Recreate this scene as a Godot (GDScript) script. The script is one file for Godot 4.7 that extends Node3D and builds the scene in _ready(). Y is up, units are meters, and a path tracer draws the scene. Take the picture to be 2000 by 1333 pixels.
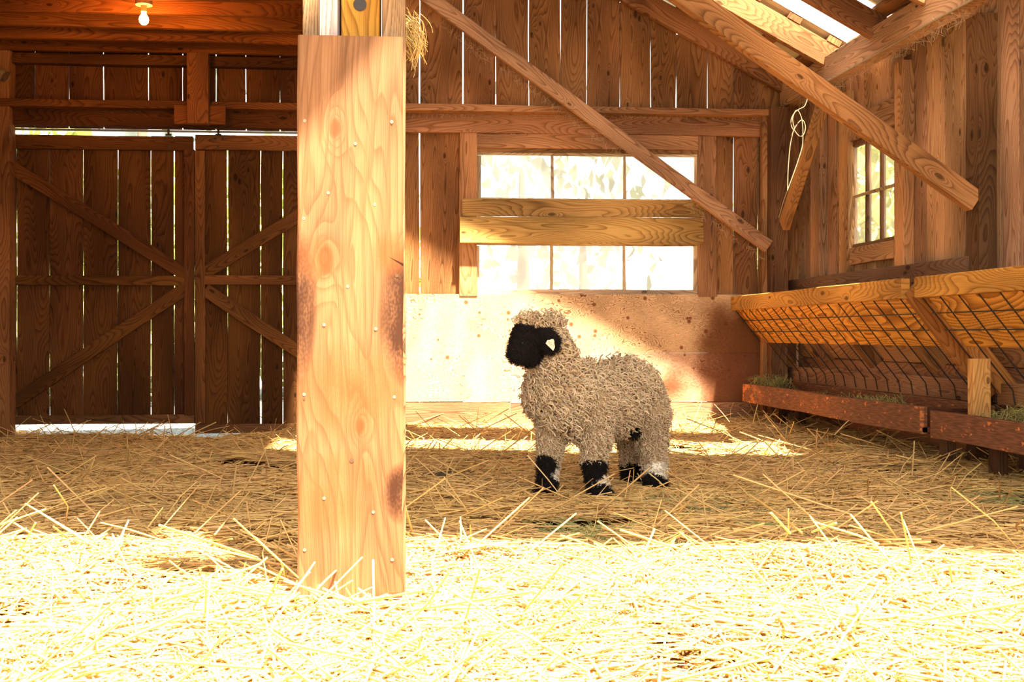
extends Node3D
# A barn interior: straw floor, plank walls, hay racks and a black-faced lamb. Units are metres, y is up.

const F := 2150.0            # focal length in pixels of the 2000 x 1333 frame
const PPX := 899.0           # principal point (the lens is shifted a little)
const PPY := 655.0
const EYE := Vector3(0.0, 0.65, 0.0)
const YAW := -4.23
const ZB := -7.30            # inner face of the back wall's planks
const XR := 2.85             # inner face of the right wall's planks
const XL := -2.60            # inner face of the left wall's planks
const RIDGE := -0.08
const SLOPE := 0.54

var rng := RandomNumberGenerator.new()
var M := {}
var names := {}
var noise := FastNoiseLite.new()
var bumps := FastNoiseLite.new()

# ---------------------------------------------------------------- pixels to places
func ray(px: float, py: float) -> Vector3:
	var c := Vector3((px - PPX) / F, -(py - PPY) / F, -1.0)
	return c.rotated(Vector3.UP, deg_to_rad(YAW))

func at_depth(px: float, py: float, depth: float) -> Vector3:
	return EYE + ray(px, py) * depth

func on_z(px: float, py: float, z: float) -> Vector3:
	var r := ray(px, py)
	return EYE + r * (z - EYE.z) / r.z

func on_x(px: float, py: float, x: float) -> Vector3:
	var r := ray(px, py)
	return EYE + r * (x - EYE.x) / r.x

func roof_under(x: float) -> float:      # underside of the rafters
	return 2.33 + SLOPE * (2.62 - x) if x > RIDGE else 2.33 + SLOPE * (2.62 - RIDGE) - SLOPE * (RIDGE - x)

# ---------------------------------------------------------------- nodes
func numbered(called: String) -> String:
	var n: int = names.get(called, 0)
	names[called] = n + 1
	return called if n == 0 else "%s_%03d" % [called, n]

func thing(called: String, label: String, category: String, at := Vector3.ZERO, group := "", kind := "") -> Node3D:
	var o := Node3D.new()
	o.name = numbered(called)
	add_child(o)
	o.position = at
	tag(o, label, category, group, kind)
	return o

func tag(o: Node, label: String, category := "", group := "", kind := "") -> void:
	if label != "":
		o.set_meta("label", label)
	if category != "":
		o.set_meta("category", category)
	if group != "":
		o.set_meta("group", group)
	if kind != "":
		o.set_meta("kind", kind)

func setting(called: String, label: String) -> Node3D:
	var o := Node3D.new()
	o.name = called
	add_child(o)
	o.set_meta("kind", "structure")
	o.set_meta("label", label)
	return o

func put(mesh: Mesh, called: String, material: Material, parent: Node3D, world := Transform3D()) -> MeshInstance3D:
	var o := MeshInstance3D.new()
	o.name = called if parent != self else numbered(called)
	o.mesh = mesh
	o.material_override = material
	parent.add_child(o, true)
	if parent == self:
		o.transform = world
	else:
		o.transform = parent.global_transform.affine_inverse() * world
	return o

# ---------------------------------------------------------------- shapes
class Shape:
	var v := PackedVector3Array()
	var n := PackedVector3Array()
	var uv := PackedVector2Array()
	var c := PackedColorArray()
	var tint := Color.WHITE
	func tri(a: Vector3, b: Vector3, d: Vector3, out: Vector3, ua := Vector2.ZERO, ub := Vector2.ZERO, ud := Vector2.ZERO) -> void:
		var face := (b - a).cross(d - a)
		if face.dot(out) > 0.0:
			var t := b; b = d; d = t
			var ut := ub; ub = ud; ud = ut
		v.append(a); v.append(b); v.append(d)
		for i in 3:
			n.append(out); c.append(tint)
		uv.append(ua); uv.append(ub); uv.append(ud)
	func quad(a: Vector3, b: Vector3, d: Vector3, e: Vector3, out: Vector3, ua := Vector2.ZERO, ub := Vector2.ZERO, ud := Vector2.ZERO, ue := Vector2.ZERO) -> void:
		tri(a, b, d, out, ua, ub, ud)
		tri(a, d, e, out, ua, ud, ue)
	func smooth_tri(a: Vector3, b: Vector3, d: Vector3, na: Vector3, nb: Vector3, nd: Vector3) -> void:
		var out := na + nb + nd
		if (b - a).cross(d - a).dot(out) > 0.0:
			var t := b; b = d; d = t
			t = nb; nb = nd; nd = t
		v.append(a); v.append(b); v.append(d)
		n.append(na); n.append(nb); n.append(nd)
		for i in 3:
			c.append(tint); uv.append(Vector2.ZERO)
	func box(lo: Vector3, hi: Vector3) -> void:
		for axis in 3:
			for s in 2:
				var out := Vector3.ZERO
				out[axis] = 1.0 if s else -1.0
				var p := []
				for k in 4:
					var q := Vector3.ZERO
					q[axis] = hi[axis] if s else lo[axis]
					q[(axis + 1) % 3] = hi[(axis + 1) % 3] if k in [1, 2] else lo[(axis + 1) % 3]
					q[(axis + 2) % 3] = hi[(axis + 2) % 3] if k in [2, 3] else lo[(axis + 2) % 3]
					p.append(q)
				quad(p[0], p[1], p[2], p[3], out)
	func tube(path: PackedVector3Array, radii: Array, sides := 6, caps := true) -> void:
		var rings := []
		var up := Vector3.UP
		for i in path.size():
			var dir := (path[mini(i + 1, path.size() - 1)] - path[maxi(i - 1, 0)]).normalized()
			if absf(dir.dot(up)) > 0.95:
				up = Vector3.RIGHT if absf(dir.x) < 0.9 else Vector3.FORWARD
			var s := dir.cross(up).normalized()
			up = s.cross(dir).normalized()
			var r: float = radii[i] if i < radii.size() else radii[-1]
			var ring := []
			for k in sides:
				var a := TAU * k / sides
				ring.append([path[i] + (s * cos(a) + up * sin(a)) * r, s * cos(a) + up * sin(a)])
			rings.append(ring)
		for i in path.size() - 1:
			for k in sides:
				var a = rings[i][k]
				var b = rings[i][(k + 1) % sides]
				var d = rings[i + 1][(k + 1) % sides]
				var e = rings[i + 1][k]
				smooth_tri(a[0], b[0], d[0], a[1], b[1], d[1])
				smooth_tri(a[0], d[0], e[0], a[1], d[1], e[1])
		if caps:
			for end in 2:
				var i := 0 if end == 0 else path.size() - 1
				var out := (path[0] - path[1]).normalized() if end == 0 else (path[-1] - path[-2]).normalized()
				for k in range(1, sides - 1):
					tri(rings[i][0][0], rings[i][k][0], rings[i][k + 1][0], out)
	func lathe(profile: PackedVector2Array, sides := 16) -> void:     # profile of (radius, height), round the y axis
		for i in profile.size() - 1:
			var a := profile[i]
			var b := profile[i + 1]
			var d := b - a
			var nn := Vector2(d.y, -d.x).normalized()
			for k in sides:
				var t0 := TAU * k / sides
				var t1 := TAU * (k + 1) / sides
				var c0 := Vector3(cos(t0), 0, sin(t0))
				var c1 := Vector3(cos(t1), 0, sin(t1))
				var n0 := (c0 * nn.x + Vector3.UP * nn.y).normalized()
				var n1 := (c1 * nn.x + Vector3.UP * nn.y).normalized()
				var p00 := c0 * a.x + Vector3.UP * a.y
				var p10 := c1 * a.x + Vector3.UP * a.y
				var p01 := c0 * b.x + Vector3.UP * b.y
				var p11 := c1 * b.x + Vector3.UP * b.y
				smooth_tri(p00, p10, p11, n0, n1, n1)
				smooth_tri(p00, p11, p01, n0, n1, n0)
	func done() -> ArrayMesh:
		var m := ArrayMesh.new()
		var a := []
		a.resize(Mesh.ARRAY_MAX)
		a[Mesh.ARRAY_VERTEX] = v
		a[Mesh.ARRAY_NORMAL] = n
		a[Mesh.ARRAY_TEX_UV] = uv
		a[Mesh.ARRAY_COLOR] = c
		m.add_surface_from_arrays(Mesh.PRIMITIVE_TRIANGLES, a)
		return m

# A sawn board: x across (W), y along (0..L), z through (T); chamfered, its edges a little uneven.
func board_mesh(L: float, W: float, T: float, tint: Color, wob := 0.0015, segs := 0, uv0 := Vector2(-1, -1), chamfer := 0.003) -> ArrayMesh:
	var s := Shape.new()
	s.tint = tint
	if segs <= 0:
		segs = clampi(int(L / 0.3), 1, 8)
	var u0 := uv0.x if uv0.x >= 0.0 else rng.randf() * maxf(0.0, 1.0 - W) + W * 0.5
	var v0 := uv0.y if uv0.x >= 0.0 else rng.randf() * maxf(0.0, 3.2 - L)
	var ch := minf(chamfer, minf(W, T) * 0.3)
	var sl := rng.randf() * 100.0
	var rings := []
	for i in segs + 1:
		var y := L * i / segs
		var l := -W / 2 + noise.get_noise_2d(sl, y * 180.0) * wob * 2.0
		var r := W / 2 + noise.get_noise_2d(sl + 31.0, y * 180.0) * wob * 2.0
		var b := noise.get_noise_2d(sl + 57.0, y * 60.0) * wob
		rings.append([Vector3(l + ch, y, T / 2 + b), Vector3(r - ch, y, T / 2 + b), Vector3(r, y, T / 2 - ch + b), Vector3(r, y, -T / 2 + ch + b),
			Vector3(r - ch, y, -T / 2 + b), Vector3(l + ch, y, -T / 2 + b), Vector3(l, y, -T / 2 + ch + b), Vector3(l, y, T / 2 - ch + b)])
	var outs := [Vector3(0, 0, 1), Vector3(1, 0, 1).normalized(), Vector3(1, 0, 0), Vector3(1, 0, -1).normalized(), Vector3(0, 0, -1), Vector3(-1, 0, -1).normalized(), Vector3(-1, 0, 0), Vector3(-1, 0, 1).normalized()]
	for i in segs:
		for k in 8:
			var a: Vector3 = rings[i][k]
			var b: Vector3 = rings[i][(k + 1) % 8]
			var d: Vector3 = rings[i + 1][(k + 1) % 8]
			var e: Vector3 = rings[i + 1][k]
			var f := func(p: Vector3) -> Vector2: return Vector2(u0 + p.x + (p.z if k in [2, 6] else 0.0), v0 + p.y)
			s.quad(a, b, d, e, outs[k], f.call(a), f.call(b), f.call(d), f.call(e))
	for end in 2:
		var ring: Array = rings[0] if end == 0 else rings[segs]
		var out := Vector3(0, -1, 0) if end == 0 else Vector3(0, 1, 0)
		for k in range(1, 7):
			s.tri(ring[0], ring[k], ring[k + 1], out, Vector2(u0 + ring[0].x, v0 + ring[0].z), Vector2(u0 + ring[k].x, v0 + ring[k].z), Vector2(u0 + ring[k + 1].x, v0 + ring[k + 1].z))
	return s.done()

func vary(c: Color, by := 0.12) -> Color:
	var k := 1.0 + rng.randf_range(-by, by)
	return Color(c.r * k, c.g * k * (1.0 + rng.randf_range(-0.04, 0.04)), c.b * k * (1.0 + rng.randf_range(-0.08, 0.08)))

# A board whose axis runs from a to b, wide face towards `out`.
func board(parent: Node3D, called: String, a: Vector3, b: Vector3, out: Vector3, W: float, T: float, tint: Color, material: Material = null, wob := 0.0015, uv0 := Vector2(-1, -1), by := 0.12) -> MeshInstance3D:
	var y := (b - a).normalized()
	var z := (out - y * out.dot(y)).normalized()
	var x := y.cross(z)
	return put(board_mesh(a.distance_to(b), W, T, vary(tint, by), wob, 0, uv0, 0.003 if wob > 0.0 else 0.0006), called, material if material else M.wood, parent, Transform3D(Basis(x, y, z), a))

# Boards on the back wall given by a rectangle in pixels; zf is the front face.
func back_rect(px0: float, py0: float, px1: float, py1: float, zf: float) -> Rect2:
	var mx := (px0 + px1) / 2
	var my := (py0 + py1) / 2
	var x0 := on_z(px0, my, zf).x
	var x1 := on_z(px1, my, zf).x
	var y0 := on_z(mx, py1, zf).y
	var y1 := on_z(mx, py0, zf).y
	return Rect2(x0, y0, x1 - x0, y1 - y0)

func back_v(parent: Node3D, called: String, px0: float, py0: float, px1: float, py1: float, zf: float, T: float, tint: Color, material: Material = null) -> MeshInstance3D:
	var r := back_rect(px0, py0, px1, py1, zf)
	var xc := r.position.x + r.size.x / 2
	return board(parent, called, Vector3(xc, r.position.y, zf - T / 2), Vector3(xc, r.end.y, zf - T / 2), Vector3(0, 0, 1), r.size.x, T, tint, material)

func back_h(parent: Node3D, called: String, px0: float, py0: float, px1: float, py1: float, zf: float, T: float, tint: Color, material: Material = null) -> MeshInstance3D:
	var r := back_rect(px0, py0, px1, py1, zf)
	var yc := r.position.y + r.size.y / 2
	return board(parent, called, Vector3(r.position.x, yc, zf - T / 2), Vector3(r.end.x, yc, zf - T / 2), Vector3(0, 0, 1), r.size.y, T, tint, material)

func back_slanted(parent: Node3D, called: String, ax: float, ay: float, bx: float, by: float, zf: float, W: float, T: float, tint: Color) -> MeshInstance3D:
	var a := on_z(ax, ay, zf)
	var b := on_z(bx, by, zf)
	a.z -= T / 2
	b.z -= T / 2
	return board(parent, called, a, b, Vector3(0, 0, 1), W, T, tint)

func box_between(lo: Vector3, hi: Vector3) -> ArrayMesh:
	var s := Shape.new()
	s.box(lo, hi)
	return s.done()

func curve(points: Array, steps := 6) -> PackedVector3Array:
	var out := PackedVector3Array()
	for i in points.size() - 1:
		var p0: Vector3 = points[maxi(i - 1, 0)]
		var p1: Vector3 = points[i]
		var p2: Vector3 = points[i + 1]
		var p3: Vector3 = points[mini(i + 2, points.size() - 1)]
		for k in steps:
			out.append(p1.cubic_interpolate(p2, p0, p3, float(k) / steps))
	out.append(points[-1])
	return out

func copies(mesh: Mesh, called: String, material: Material, parent: Node3D, where: Array, colors: PackedColorArray) -> MultiMeshInstance3D:
	var mm := MultiMesh.new()
	mm.transform_format = MultiMesh.TRANSFORM_3D
	mm.use_colors = true
	mm.mesh = mesh
	mm.instance_count = where.size()
	for i in where.size():
		mm.set_instance_transform(i, where[i])
		mm.set_instance_color(i, colors[i])
	var o := MultiMeshInstance3D.new()
	o.name = called
	o.multimesh = mm
	o.material_override = material
	o.set_meta("kind", "stuff")
	parent.add_child(o, true)
	return o

# ---------------------------------------------------------------- materials
func plain(r: float, g: float, b: float, rough := 0.85, metal := 0.0) -> StandardMaterial3D:
	var m := StandardMaterial3D.new()
	m.albedo_color = Color(r, g, b).linear_to_srgb()
	m.roughness = rough
	m.metallic = metal
	m.vertex_color_use_as_albedo = true
	m.metallic_specular = 0.3
	return m

func texture_of(w: int, h: int, fill: Callable, with_normal := 0.0) -> Array:
	var d := PackedByteArray()
	d.resize(w * h * 3)
	var heights := PackedByteArray()
	heights.resize(w * h)
	var k := 0
	for j in h:
		for i in w:
			var c: Color = fill.call(float(i) / w, float(j) / h)
			d[k * 3] = clampi(int(c.r * 255.0), 0, 255)
			d[k * 3 + 1] = clampi(int(c.g * 255.0), 0, 255)
			d[k * 3 + 2] = clampi(int(c.b * 255.0), 0, 255)
			heights[k] = clampi(int(c.a * 255.0), 0, 255)
			k += 1
	var out := [ImageTexture.create_from_image(Image.create_from_data(w, h, false, Image.FORMAT_RGB8, d))]
	if with_normal > 0.0:
		var im := Image.create_from_data(w, h, false, Image.FORMAT_L8, heights)
		im.convert(Image.FORMAT_RGBA8)
		im.bump_map_to_normal_map(with_normal)
		out.append(ImageTexture.create_from_image(im))
	return out

func wood_material(t: Array, rough: float, normal_scale: float, scale: Vector3) -> StandardMaterial3D:
	var m := StandardMaterial3D.new()
	m.albedo_texture = t[0]
	m.vertex_color_use_as_albedo = true
	m.roughness = rough
	m.metallic_specular = 0.25
	m.uv1_scale = scale
	if t.size() > 1:
		m.normal_enabled = true
		m.normal_texture = t[1]
		m.normal_scale = normal_scale
	return m

# Growth rings cut lengthwise; x and y in metres, knots as [x, y, size].
func grain(x: float, y: float, seed_at: float, knots: Array, spread: float) -> Array:
	var field := x * 20.0 + noise.get_noise_2d(x * 110.0 + seed_at, y * 18.0) * spread + noise.get_noise_2d(x * 420.0, y * 40.0 + seed_at) * 0.22
	var knot := 0.0
	for k in knots:
		if absf(y - k[1]) > 0.16 or absf(x - k[0]) > 0.08:
			continue
		var dx: float = (x - k[0]) / k[2]
		var dy: float = (y - k[1]) / (k[2] * 2.2)
		var q := dx * dx + dy * dy
		if q < 9.0:
			field += 3.2 * exp(-q * 0.8) * signf(k[2])
			if q < 0.5:
				knot = maxf(knot, smoothstep(0.42, 0.08, q))
	var f := field - floorf(field)
	var line := f * f * f
	if f > 0.93:
		line *= (1.0 - f) / 0.07
	var fibre := noise.get_noise_2d(x * 5200.0, y * 90.0 + seed_at)
	return [line, fibre, knot]

func make_materials() -> void:
	noise.seed = 7
	noise.frequency = 0.05
	noise.noise_type = FastNoiseLite.TYPE_SIMPLEX
	noise.fractal_type = FastNoiseLite.FRACTAL_NONE
	bumps.seed = 3
	bumps.frequency = 1.0
	# weathered softwood, 1 m across and 3.2 m along
	var knots := []
	rng.seed = 11
	for i in 16:
		knots.append([rng.randf(), rng.randf() * 3.2, rng.randf_range(0.012, 0.024)])
	var rough_wood := func(u: float, v: float) -> Color:
		var x := u
		var y := v * 3.2
		var g := grain(x, y, 0.0, knots, 5.0)
		var patch := noise.get_noise_2d(x * 60.0 + 900.0, y * 16.0)
		var light: float = 0.90 - 0.30 * g[0] + 0.06 * g[1] + 0.15 * patch
		light *= 1.0 - 0.4 * g[2]
		return Color(light, light * (0.97 - 0.06 * g[0]), light * (0.94 - 0.10 * g[0]), clampf(0.6 - 0.3 * g[0] + 0.25 * g[1], 0, 1))
	M.wood = wood_material(texture_of(640, 1024, rough_wood, 3.0), 0.85, 0.35, Vector3(1, 1.0 / 3.2, 1))
	# the front plank of the post: 0.25 x 1.40 m; v runs up from the floor
	var post_knots := [[0.080, 1.176, 0.021], [0.061, 0.868, 0.030], [0.243, 0.872, 0.026], [0.133, 0.475, 0.017]]
	var post_wood := func(u: float, v: float) -> Color:
		var x := u * 0.25
		var y := v * 1.40
		var g := grain(x + 0.02 * sin(y * 2.0), y, 400.0, [], 2.6)
		var k := grain(x * 0.9, y, 760.0, post_knots, 1.2)
		var line: float = maxf(g[0] * 0.5, k[0] * 0.45)
		var patch := noise.get_noise_2d(x * 240.0 + 50.0, y * 40.0)
		var light: float = 0.88 - 0.30 * line + 0.05 * g[1] + 0.06 * patch
		var c := Color(light, light * (0.95 - 0.10 * line), light * (0.90 - 0.2 * line))
		c = c.lerp(Color(0.66, 0.42, 0.28), 0.5 * k[2])
		# greasy rubbing marks, with the grit that shows in them
		var grit := 0.55 + 0.25 * noise.get_noise_2d(x * 2400.0, y * 1500.0) + 0.4 * noise.get_noise_2d(x * 330.0 + 70.0, y * 150.0)
		var stain := 0.0
		for s in [[0.0, 0.76, 0.045, 0.17, 1.0], [0.25, 0.73, 0.055, 0.15, 1.1], [0.252, 0.315, 0.05, 0.07, 1.0], [0.24, 0.07, 0.05, 0.012, 0.6]]:
			var dx: float = (x - s[0]) / s[2]
			var dy: float = (y - s[1]) / s[3]
			stain = maxf(stain, s[4] * clampf(1.25 - dx * dx - dy * dy, 0.0, 1.0))
		stain = clampf(stain * (0.45 + 0.75 * grit), 0.0, 0.95)
		c = c.lerp(Color(0.40, 0.32, 0.29), stain)
		var ochre := 0.0
		for s in [[0.125, 0.56, 0.14, 0.13, 0.55], [0.06, 0.30, 0.14, 0.10, 0.4], [0.04, 0.87, 0.07, 0.06, 0.5], [0.22, 0.88, 0.05, 0.06, 0.6], [0.1, 0.36, 0.12, 0.06, 0.35]]:
			var dx: float = (x - s[0]) / s[2]
			var dy: float = (y - s[1]) / s[3]
			ochre = maxf(ochre, s[4] * clampf(1.0 - dx * dx - dy * dy, 0.0, 1.0))
		c = c.lerp(Color(0.84, 0.62, 0.42), clampf(ochre * (0.5 + 0.7 * grit), 0.0, 0.6))
		# the split in the edge knot
		var sx := (x - 0.232) / 0.022
		if absf(sx) < 1.0 and absf(y - 0.868 + 0.012 * (sx + 0.3)) < 0.003 * (0.6 + 0.7 * sx):
			c = Color(0.36, 0.22, 0.14)
		c.a = clampf(0.6 - 0.3 * line + 0.15 * g[1], 0, 1)
		return c
	M.post_wood = wood_material(texture_of(320, 1400, post_wood, 2.0), 0.7, 0.5, Vector3(1.0 / 0.25, 1.0 / 1.40, 1))
	# plywood lining, 2.8 x 0.80 m
	var ply_knots := []
	for i in 60:
		ply_knots.append(Vector3(rng.randf() * 2.8, 0.80 - pow(rng.randf(), 1.6) * 0.62, rng.randf_range(0.008, 0.016)))
	var ply := func(u: float, v: float) -> Color:
		var x := u * 2.8
		var y := v * 0.80
		var field := noise.get_noise_2d(x * 60.0 + 300.0, y * 190.0) * 5.0 + noise.get_noise_2d(x * 210.0, y * 520.0) * 0.9
		var knot := 0.0
		for k in ply_knots:
			var dx: float = x - k.x
			var dy: float = y - k.y
			if absf(dx) < 0.06 and absf(dy) < 0.06:
				var q: float = (dx * dx + dy * dy) / (k.z * k.z)
				field += 1.6 * exp(-q * 0.35)
				knot = maxf(knot, smoothstep(1.3, 0.25, q))
		var f := field - floorf(field)
		var line := smoothstep(0.70, 0.92, f) * smoothstep(1.0, 0.95, f)
		line *= 0.35 + 0.65 * smoothstep(-0.25, 0.3, noise.get_noise_2d(x * 40.0 + 40.0, y * 60.0))
		var light := 0.88 + 0.05 * noise.get_noise_2d(x * 90.0, y * 60.0) + 0.05 * noise.get_noise_2d(x * 300.0, y * 3000.0)
		var c := Color(light, light * 0.92, light * 0.83).lerp(Color(0.42, 0.24, 0.14), 0.85 * line)
		c = c.lerp(Color(0.42, 0.24, 0.15), 0.7 * knot)
		# grime where animals rub past the trough, rack shade painted in: ragged, with islands
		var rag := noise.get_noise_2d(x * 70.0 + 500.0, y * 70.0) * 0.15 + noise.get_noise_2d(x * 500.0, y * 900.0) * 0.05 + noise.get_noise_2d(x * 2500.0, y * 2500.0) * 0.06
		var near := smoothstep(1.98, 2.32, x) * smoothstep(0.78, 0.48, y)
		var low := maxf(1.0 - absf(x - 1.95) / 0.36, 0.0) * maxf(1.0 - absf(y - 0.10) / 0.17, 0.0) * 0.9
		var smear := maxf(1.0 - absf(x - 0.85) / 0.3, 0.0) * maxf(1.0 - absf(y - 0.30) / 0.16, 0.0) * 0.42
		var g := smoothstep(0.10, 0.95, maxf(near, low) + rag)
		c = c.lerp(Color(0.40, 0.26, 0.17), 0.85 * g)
		c = c.lerp(Color(0.72, 0.50, 0.32), 0.8 * smoothstep(0.25, 0.5, smear + rag * 0.8))
		c.a = clampf(0.6 - 0.3 * line, 0, 1)
		return c
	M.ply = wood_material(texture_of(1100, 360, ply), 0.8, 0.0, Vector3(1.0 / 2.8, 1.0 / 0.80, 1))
	# orange rack plywood
	var rack_ply := func(u: float, v: float) -> Color:
		var x := u
		var y := v * 3.2
		var field := x * 16.0 + noise.get_noise_2d(x * 90.0 + 800.0, y * 22.0) * 3.0
		var f := field - floorf(field)
		var line := f * f
		var light := 0.95 - 0.34 * line + 0.05 * noise.get_noise_2d(x * 3000.0, y * 80.0)
		return Color(light, light * (0.98 - 0.16 * line), light * (0.95 - 0.3 * line))
	M.rack_ply = wood_material(texture_of(360, 900, rack_ply), 0.55, 0.0, Vector3(1, 1.0 / 3.2, 1))
	# trough boards: brown paint worn through to rust-orange wood
	var worn := func(u: float, v: float) -> Color:
		var x := u
		var y := v * 3.2
		var n := noise.get_noise_2d(x * 300.0, y * 120.0) * 0.7 + noise.get_noise_2d(x * 1100.0 + 9.0, y * 500.0) * 0.45
		var bare := maxf(smoothstep(0.80, 0.95, n), 0.85 * smoothstep(-0.1, 0.35, n) * smoothstep(0.55, 0.1, y + 0.2 * n))
		var light := 0.80 + 0.14 * noise.get_noise_2d(x * 2600.0, y * 200.0)
		return Color(light * 0.62, light * 0.50, light * 0.42).lerp(Color(0.90, 0.66, 0.44), bare)
	M.worn = wood_material(texture_of(300, 900, worn), 0.75, 0.0, Vector3(1, 1.0 / 3.2, 1))
	# trodden chaff under the straw
	var chaff := func(u: float, v: float) -> Color:
		var n := noise.get_noise_2d(u * 900.0, v * 3000.0) * 0.5 + noise.get_noise_2d(u * 3000.0 + 70.0, v * 900.0) * 0.5
		var p := noise.get_noise_2d(u * 60.0, v * 60.0)
		var l := 0.62 + 0.35 * n + 0.12 * p
		return Color(l, l * 0.82, l * 0.52)
	M.chaff = wood_material(texture_of(512, 512, chaff), 0.95, 0.0, Vector3(1.3, 1.3, 1))
	# gravel yard
	var gravel := func(u: float, v: float) -> Color:
		var n := noise.get_noise_2d(u * 2600.0, v * 2600.0) * 0.5 + noise.get_noise_2d(u * 700.0, v * 700.0) * 0.3
		var l := 0.46 + 0.30 * n
		return Color(l * 0.97, l, l * 1.0)
	M.gravel = wood_material(texture_of(512, 512, gravel), 0.95, 0.0, Vector3(1, 1, 1))
	M.straw = plain(1, 1, 1, 0.55)
	M.hay = plain(1, 1, 1, 0.75)
	M.wool = plain(1, 1, 1, 0.95)
	M.skin = plain(1, 1, 1, 0.95)
	M.eye = plain(0.012, 0.008, 0.006, 0.12)
	M.steel = plain(0.30, 0.27, 0.24, 0.45, 0.8)
	M.wire = plain(0.05, 0.04, 0.035, 0.5, 0.6)
	M.nail = plain(0.34, 0.26, 0.17, 0.5, 0.3)
	M.hole = plain(0.09, 0.05, 0.03, 0.95)  # dark brown standing in for the shade inside holes
	M.cord = plain(0.38, 0.28, 0.17, 0.8)
	M.tag = plain(0.86, 0.74, 0.52, 0.6)
	M.ink = plain(0.22, 0.15, 0.08, 0.8)
	M.sheet = plain(0.62, 0.55, 0.40, 0.45, 0.0)
	M.socket = plain(0.30, 0.20, 0.10, 0.6)
	M.web = plain(0.52, 0.36, 0.21, 0.95)
	M.leaf = plain(1, 1, 1, 0.7)
	M.leaf.backlight_enabled = true
	M.leaf.backlight = Color(0.5, 0.55, 0.2)
	M.bark = plain(0.20, 0.15, 0.10, 0.95)
	M.pane = StandardMaterial3D.new()
	M.pane.albedo_color = Color(0.95, 0.95, 0.92, 0.30)
	M.pane.transparency = BaseMaterial3D.TRANSPARENCY_ALPHA
	M.pane.roughness = 0.05
	M.clear = StandardMaterial3D.new()
	M.clear.albedo_color = Color(0.95, 0.95, 0.92, 0.05)
	M.clear.transparency = BaseMaterial3D.TRANSPARENCY_ALPHA
	M.clear.roughness = 0.05
	M.bulb = StandardMaterial3D.new()
	M.bulb.albedo_color = Color(1, 0.9, 0.7)
	M.bulb.emission_enabled = true
	M.bulb.emission = Color(1.0, 0.80, 0.50)
	M.bulb.emission_energy_multiplier = 5.0

# ---------------------------------------------------------------- ground shape
func straw_height(x: float, z: float) -> float:
	var h := bumps.get_noise_2d(x * 0.9, z * 0.9) * 0.028 + bumps.get_noise_2d(x * 2.7 + 40.0, z * 2.7) * 0.012
	h += 0.035 * smoothstep(-6.7, -7.25, z) * smoothstep(-0.9, 0.3, x)
	h += 0.05 * smoothstep(2.1, 2.6, x)
	h -= 0.045 * exp(-pow((x + 1.55) / 0.95, 2.0) - pow((z + 7.4) / 0.45, 2.0))
	h += 0.03 * exp(-pow((x + 0.95) / 0.35, 2.0) - pow((z + 3.2) / 0.4, 2.0))
	h = lerpf(h, -0.014, 0.9 * exp(-pow((x - 0.93) / 0.42, 4.0) - pow((z + 4.5) / 0.45, 4.0)))
	return h

# ================================================================= the scene
func _ready() -> void:
	camera_and_light()
	make_materials()
	rng.seed = 21
	ground_and_floor()
	back_wall()
	doors()
	windows()
	right_wall()
	left_wall()
	roof_and_loft()
	posts_and_braces()
	hay_racks()
	troughs()
	lamb()
	small_things()
	straw()
	outside()

func camera_and_light() -> void:
	var cam := Camera3D.new()
	cam.name = "camera"
	add_child(cam)
	cam.position = EYE
	cam.rotation_degrees.y = YAW
	var near := 0.05
	cam.set_frustum(near * 1333.0 / F, Vector2(near * (1000.0 - PPX) / F, -near * (666.5 - PPY) / F), near, 200.0)
	cam.current = true
	var e := Environment.new()
	e.tonemap_mode = Environment.TONE_MAPPER_LINEAR
	e.tonemap_exposure = 2.2
	e.background_mode = Environment.BG_SKY
	e.sdfgi_enabled = true
	e.ssao_enabled = true
	e.ssil_enabled = true
	var sm := ProceduralSkyMaterial.new()
	sm.sky_top_color = Color(0.90, 0.90, 0.88)
	sm.sky_horizon_color = Color(1.0, 0.975, 0.93)
	sm.ground_horizon_color = Color(0.80, 0.78, 0.72)
	sm.ground_bottom_color = Color(0.6, 0.58, 0.5)
	sm.sky_energy_multiplier = 1.35
	sm.sun_angle_max = 1.0
	var sky := Sky.new()
	sky.sky_material = sm
	e.sky = sky
	var we := WorldEnvironment.new()
	we.name = "environment"
	we.environment = e
	add_child(we)
	var sun := DirectionalLight3D.new()
	sun.name = "sun"
	add_child(sun)
	var az := deg_to_rad(25.0)
	var el := deg_to_rad(68.0)
	var d := Vector3(-sin(az) * cos(el), -sin(el), -cos(az) * cos(el))
	sun.look_at_from_position(Vector3(0, 10, 0), Vector3(0, 10, 0) + d, Vector3.FORWARD)
	sun.light_color = Color(1.0, 0.94, 0.84)
	sun.light_energy = 6.5
	sun.light_angular_distance = 1.9
	sun.shadow_enabled = true

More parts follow.
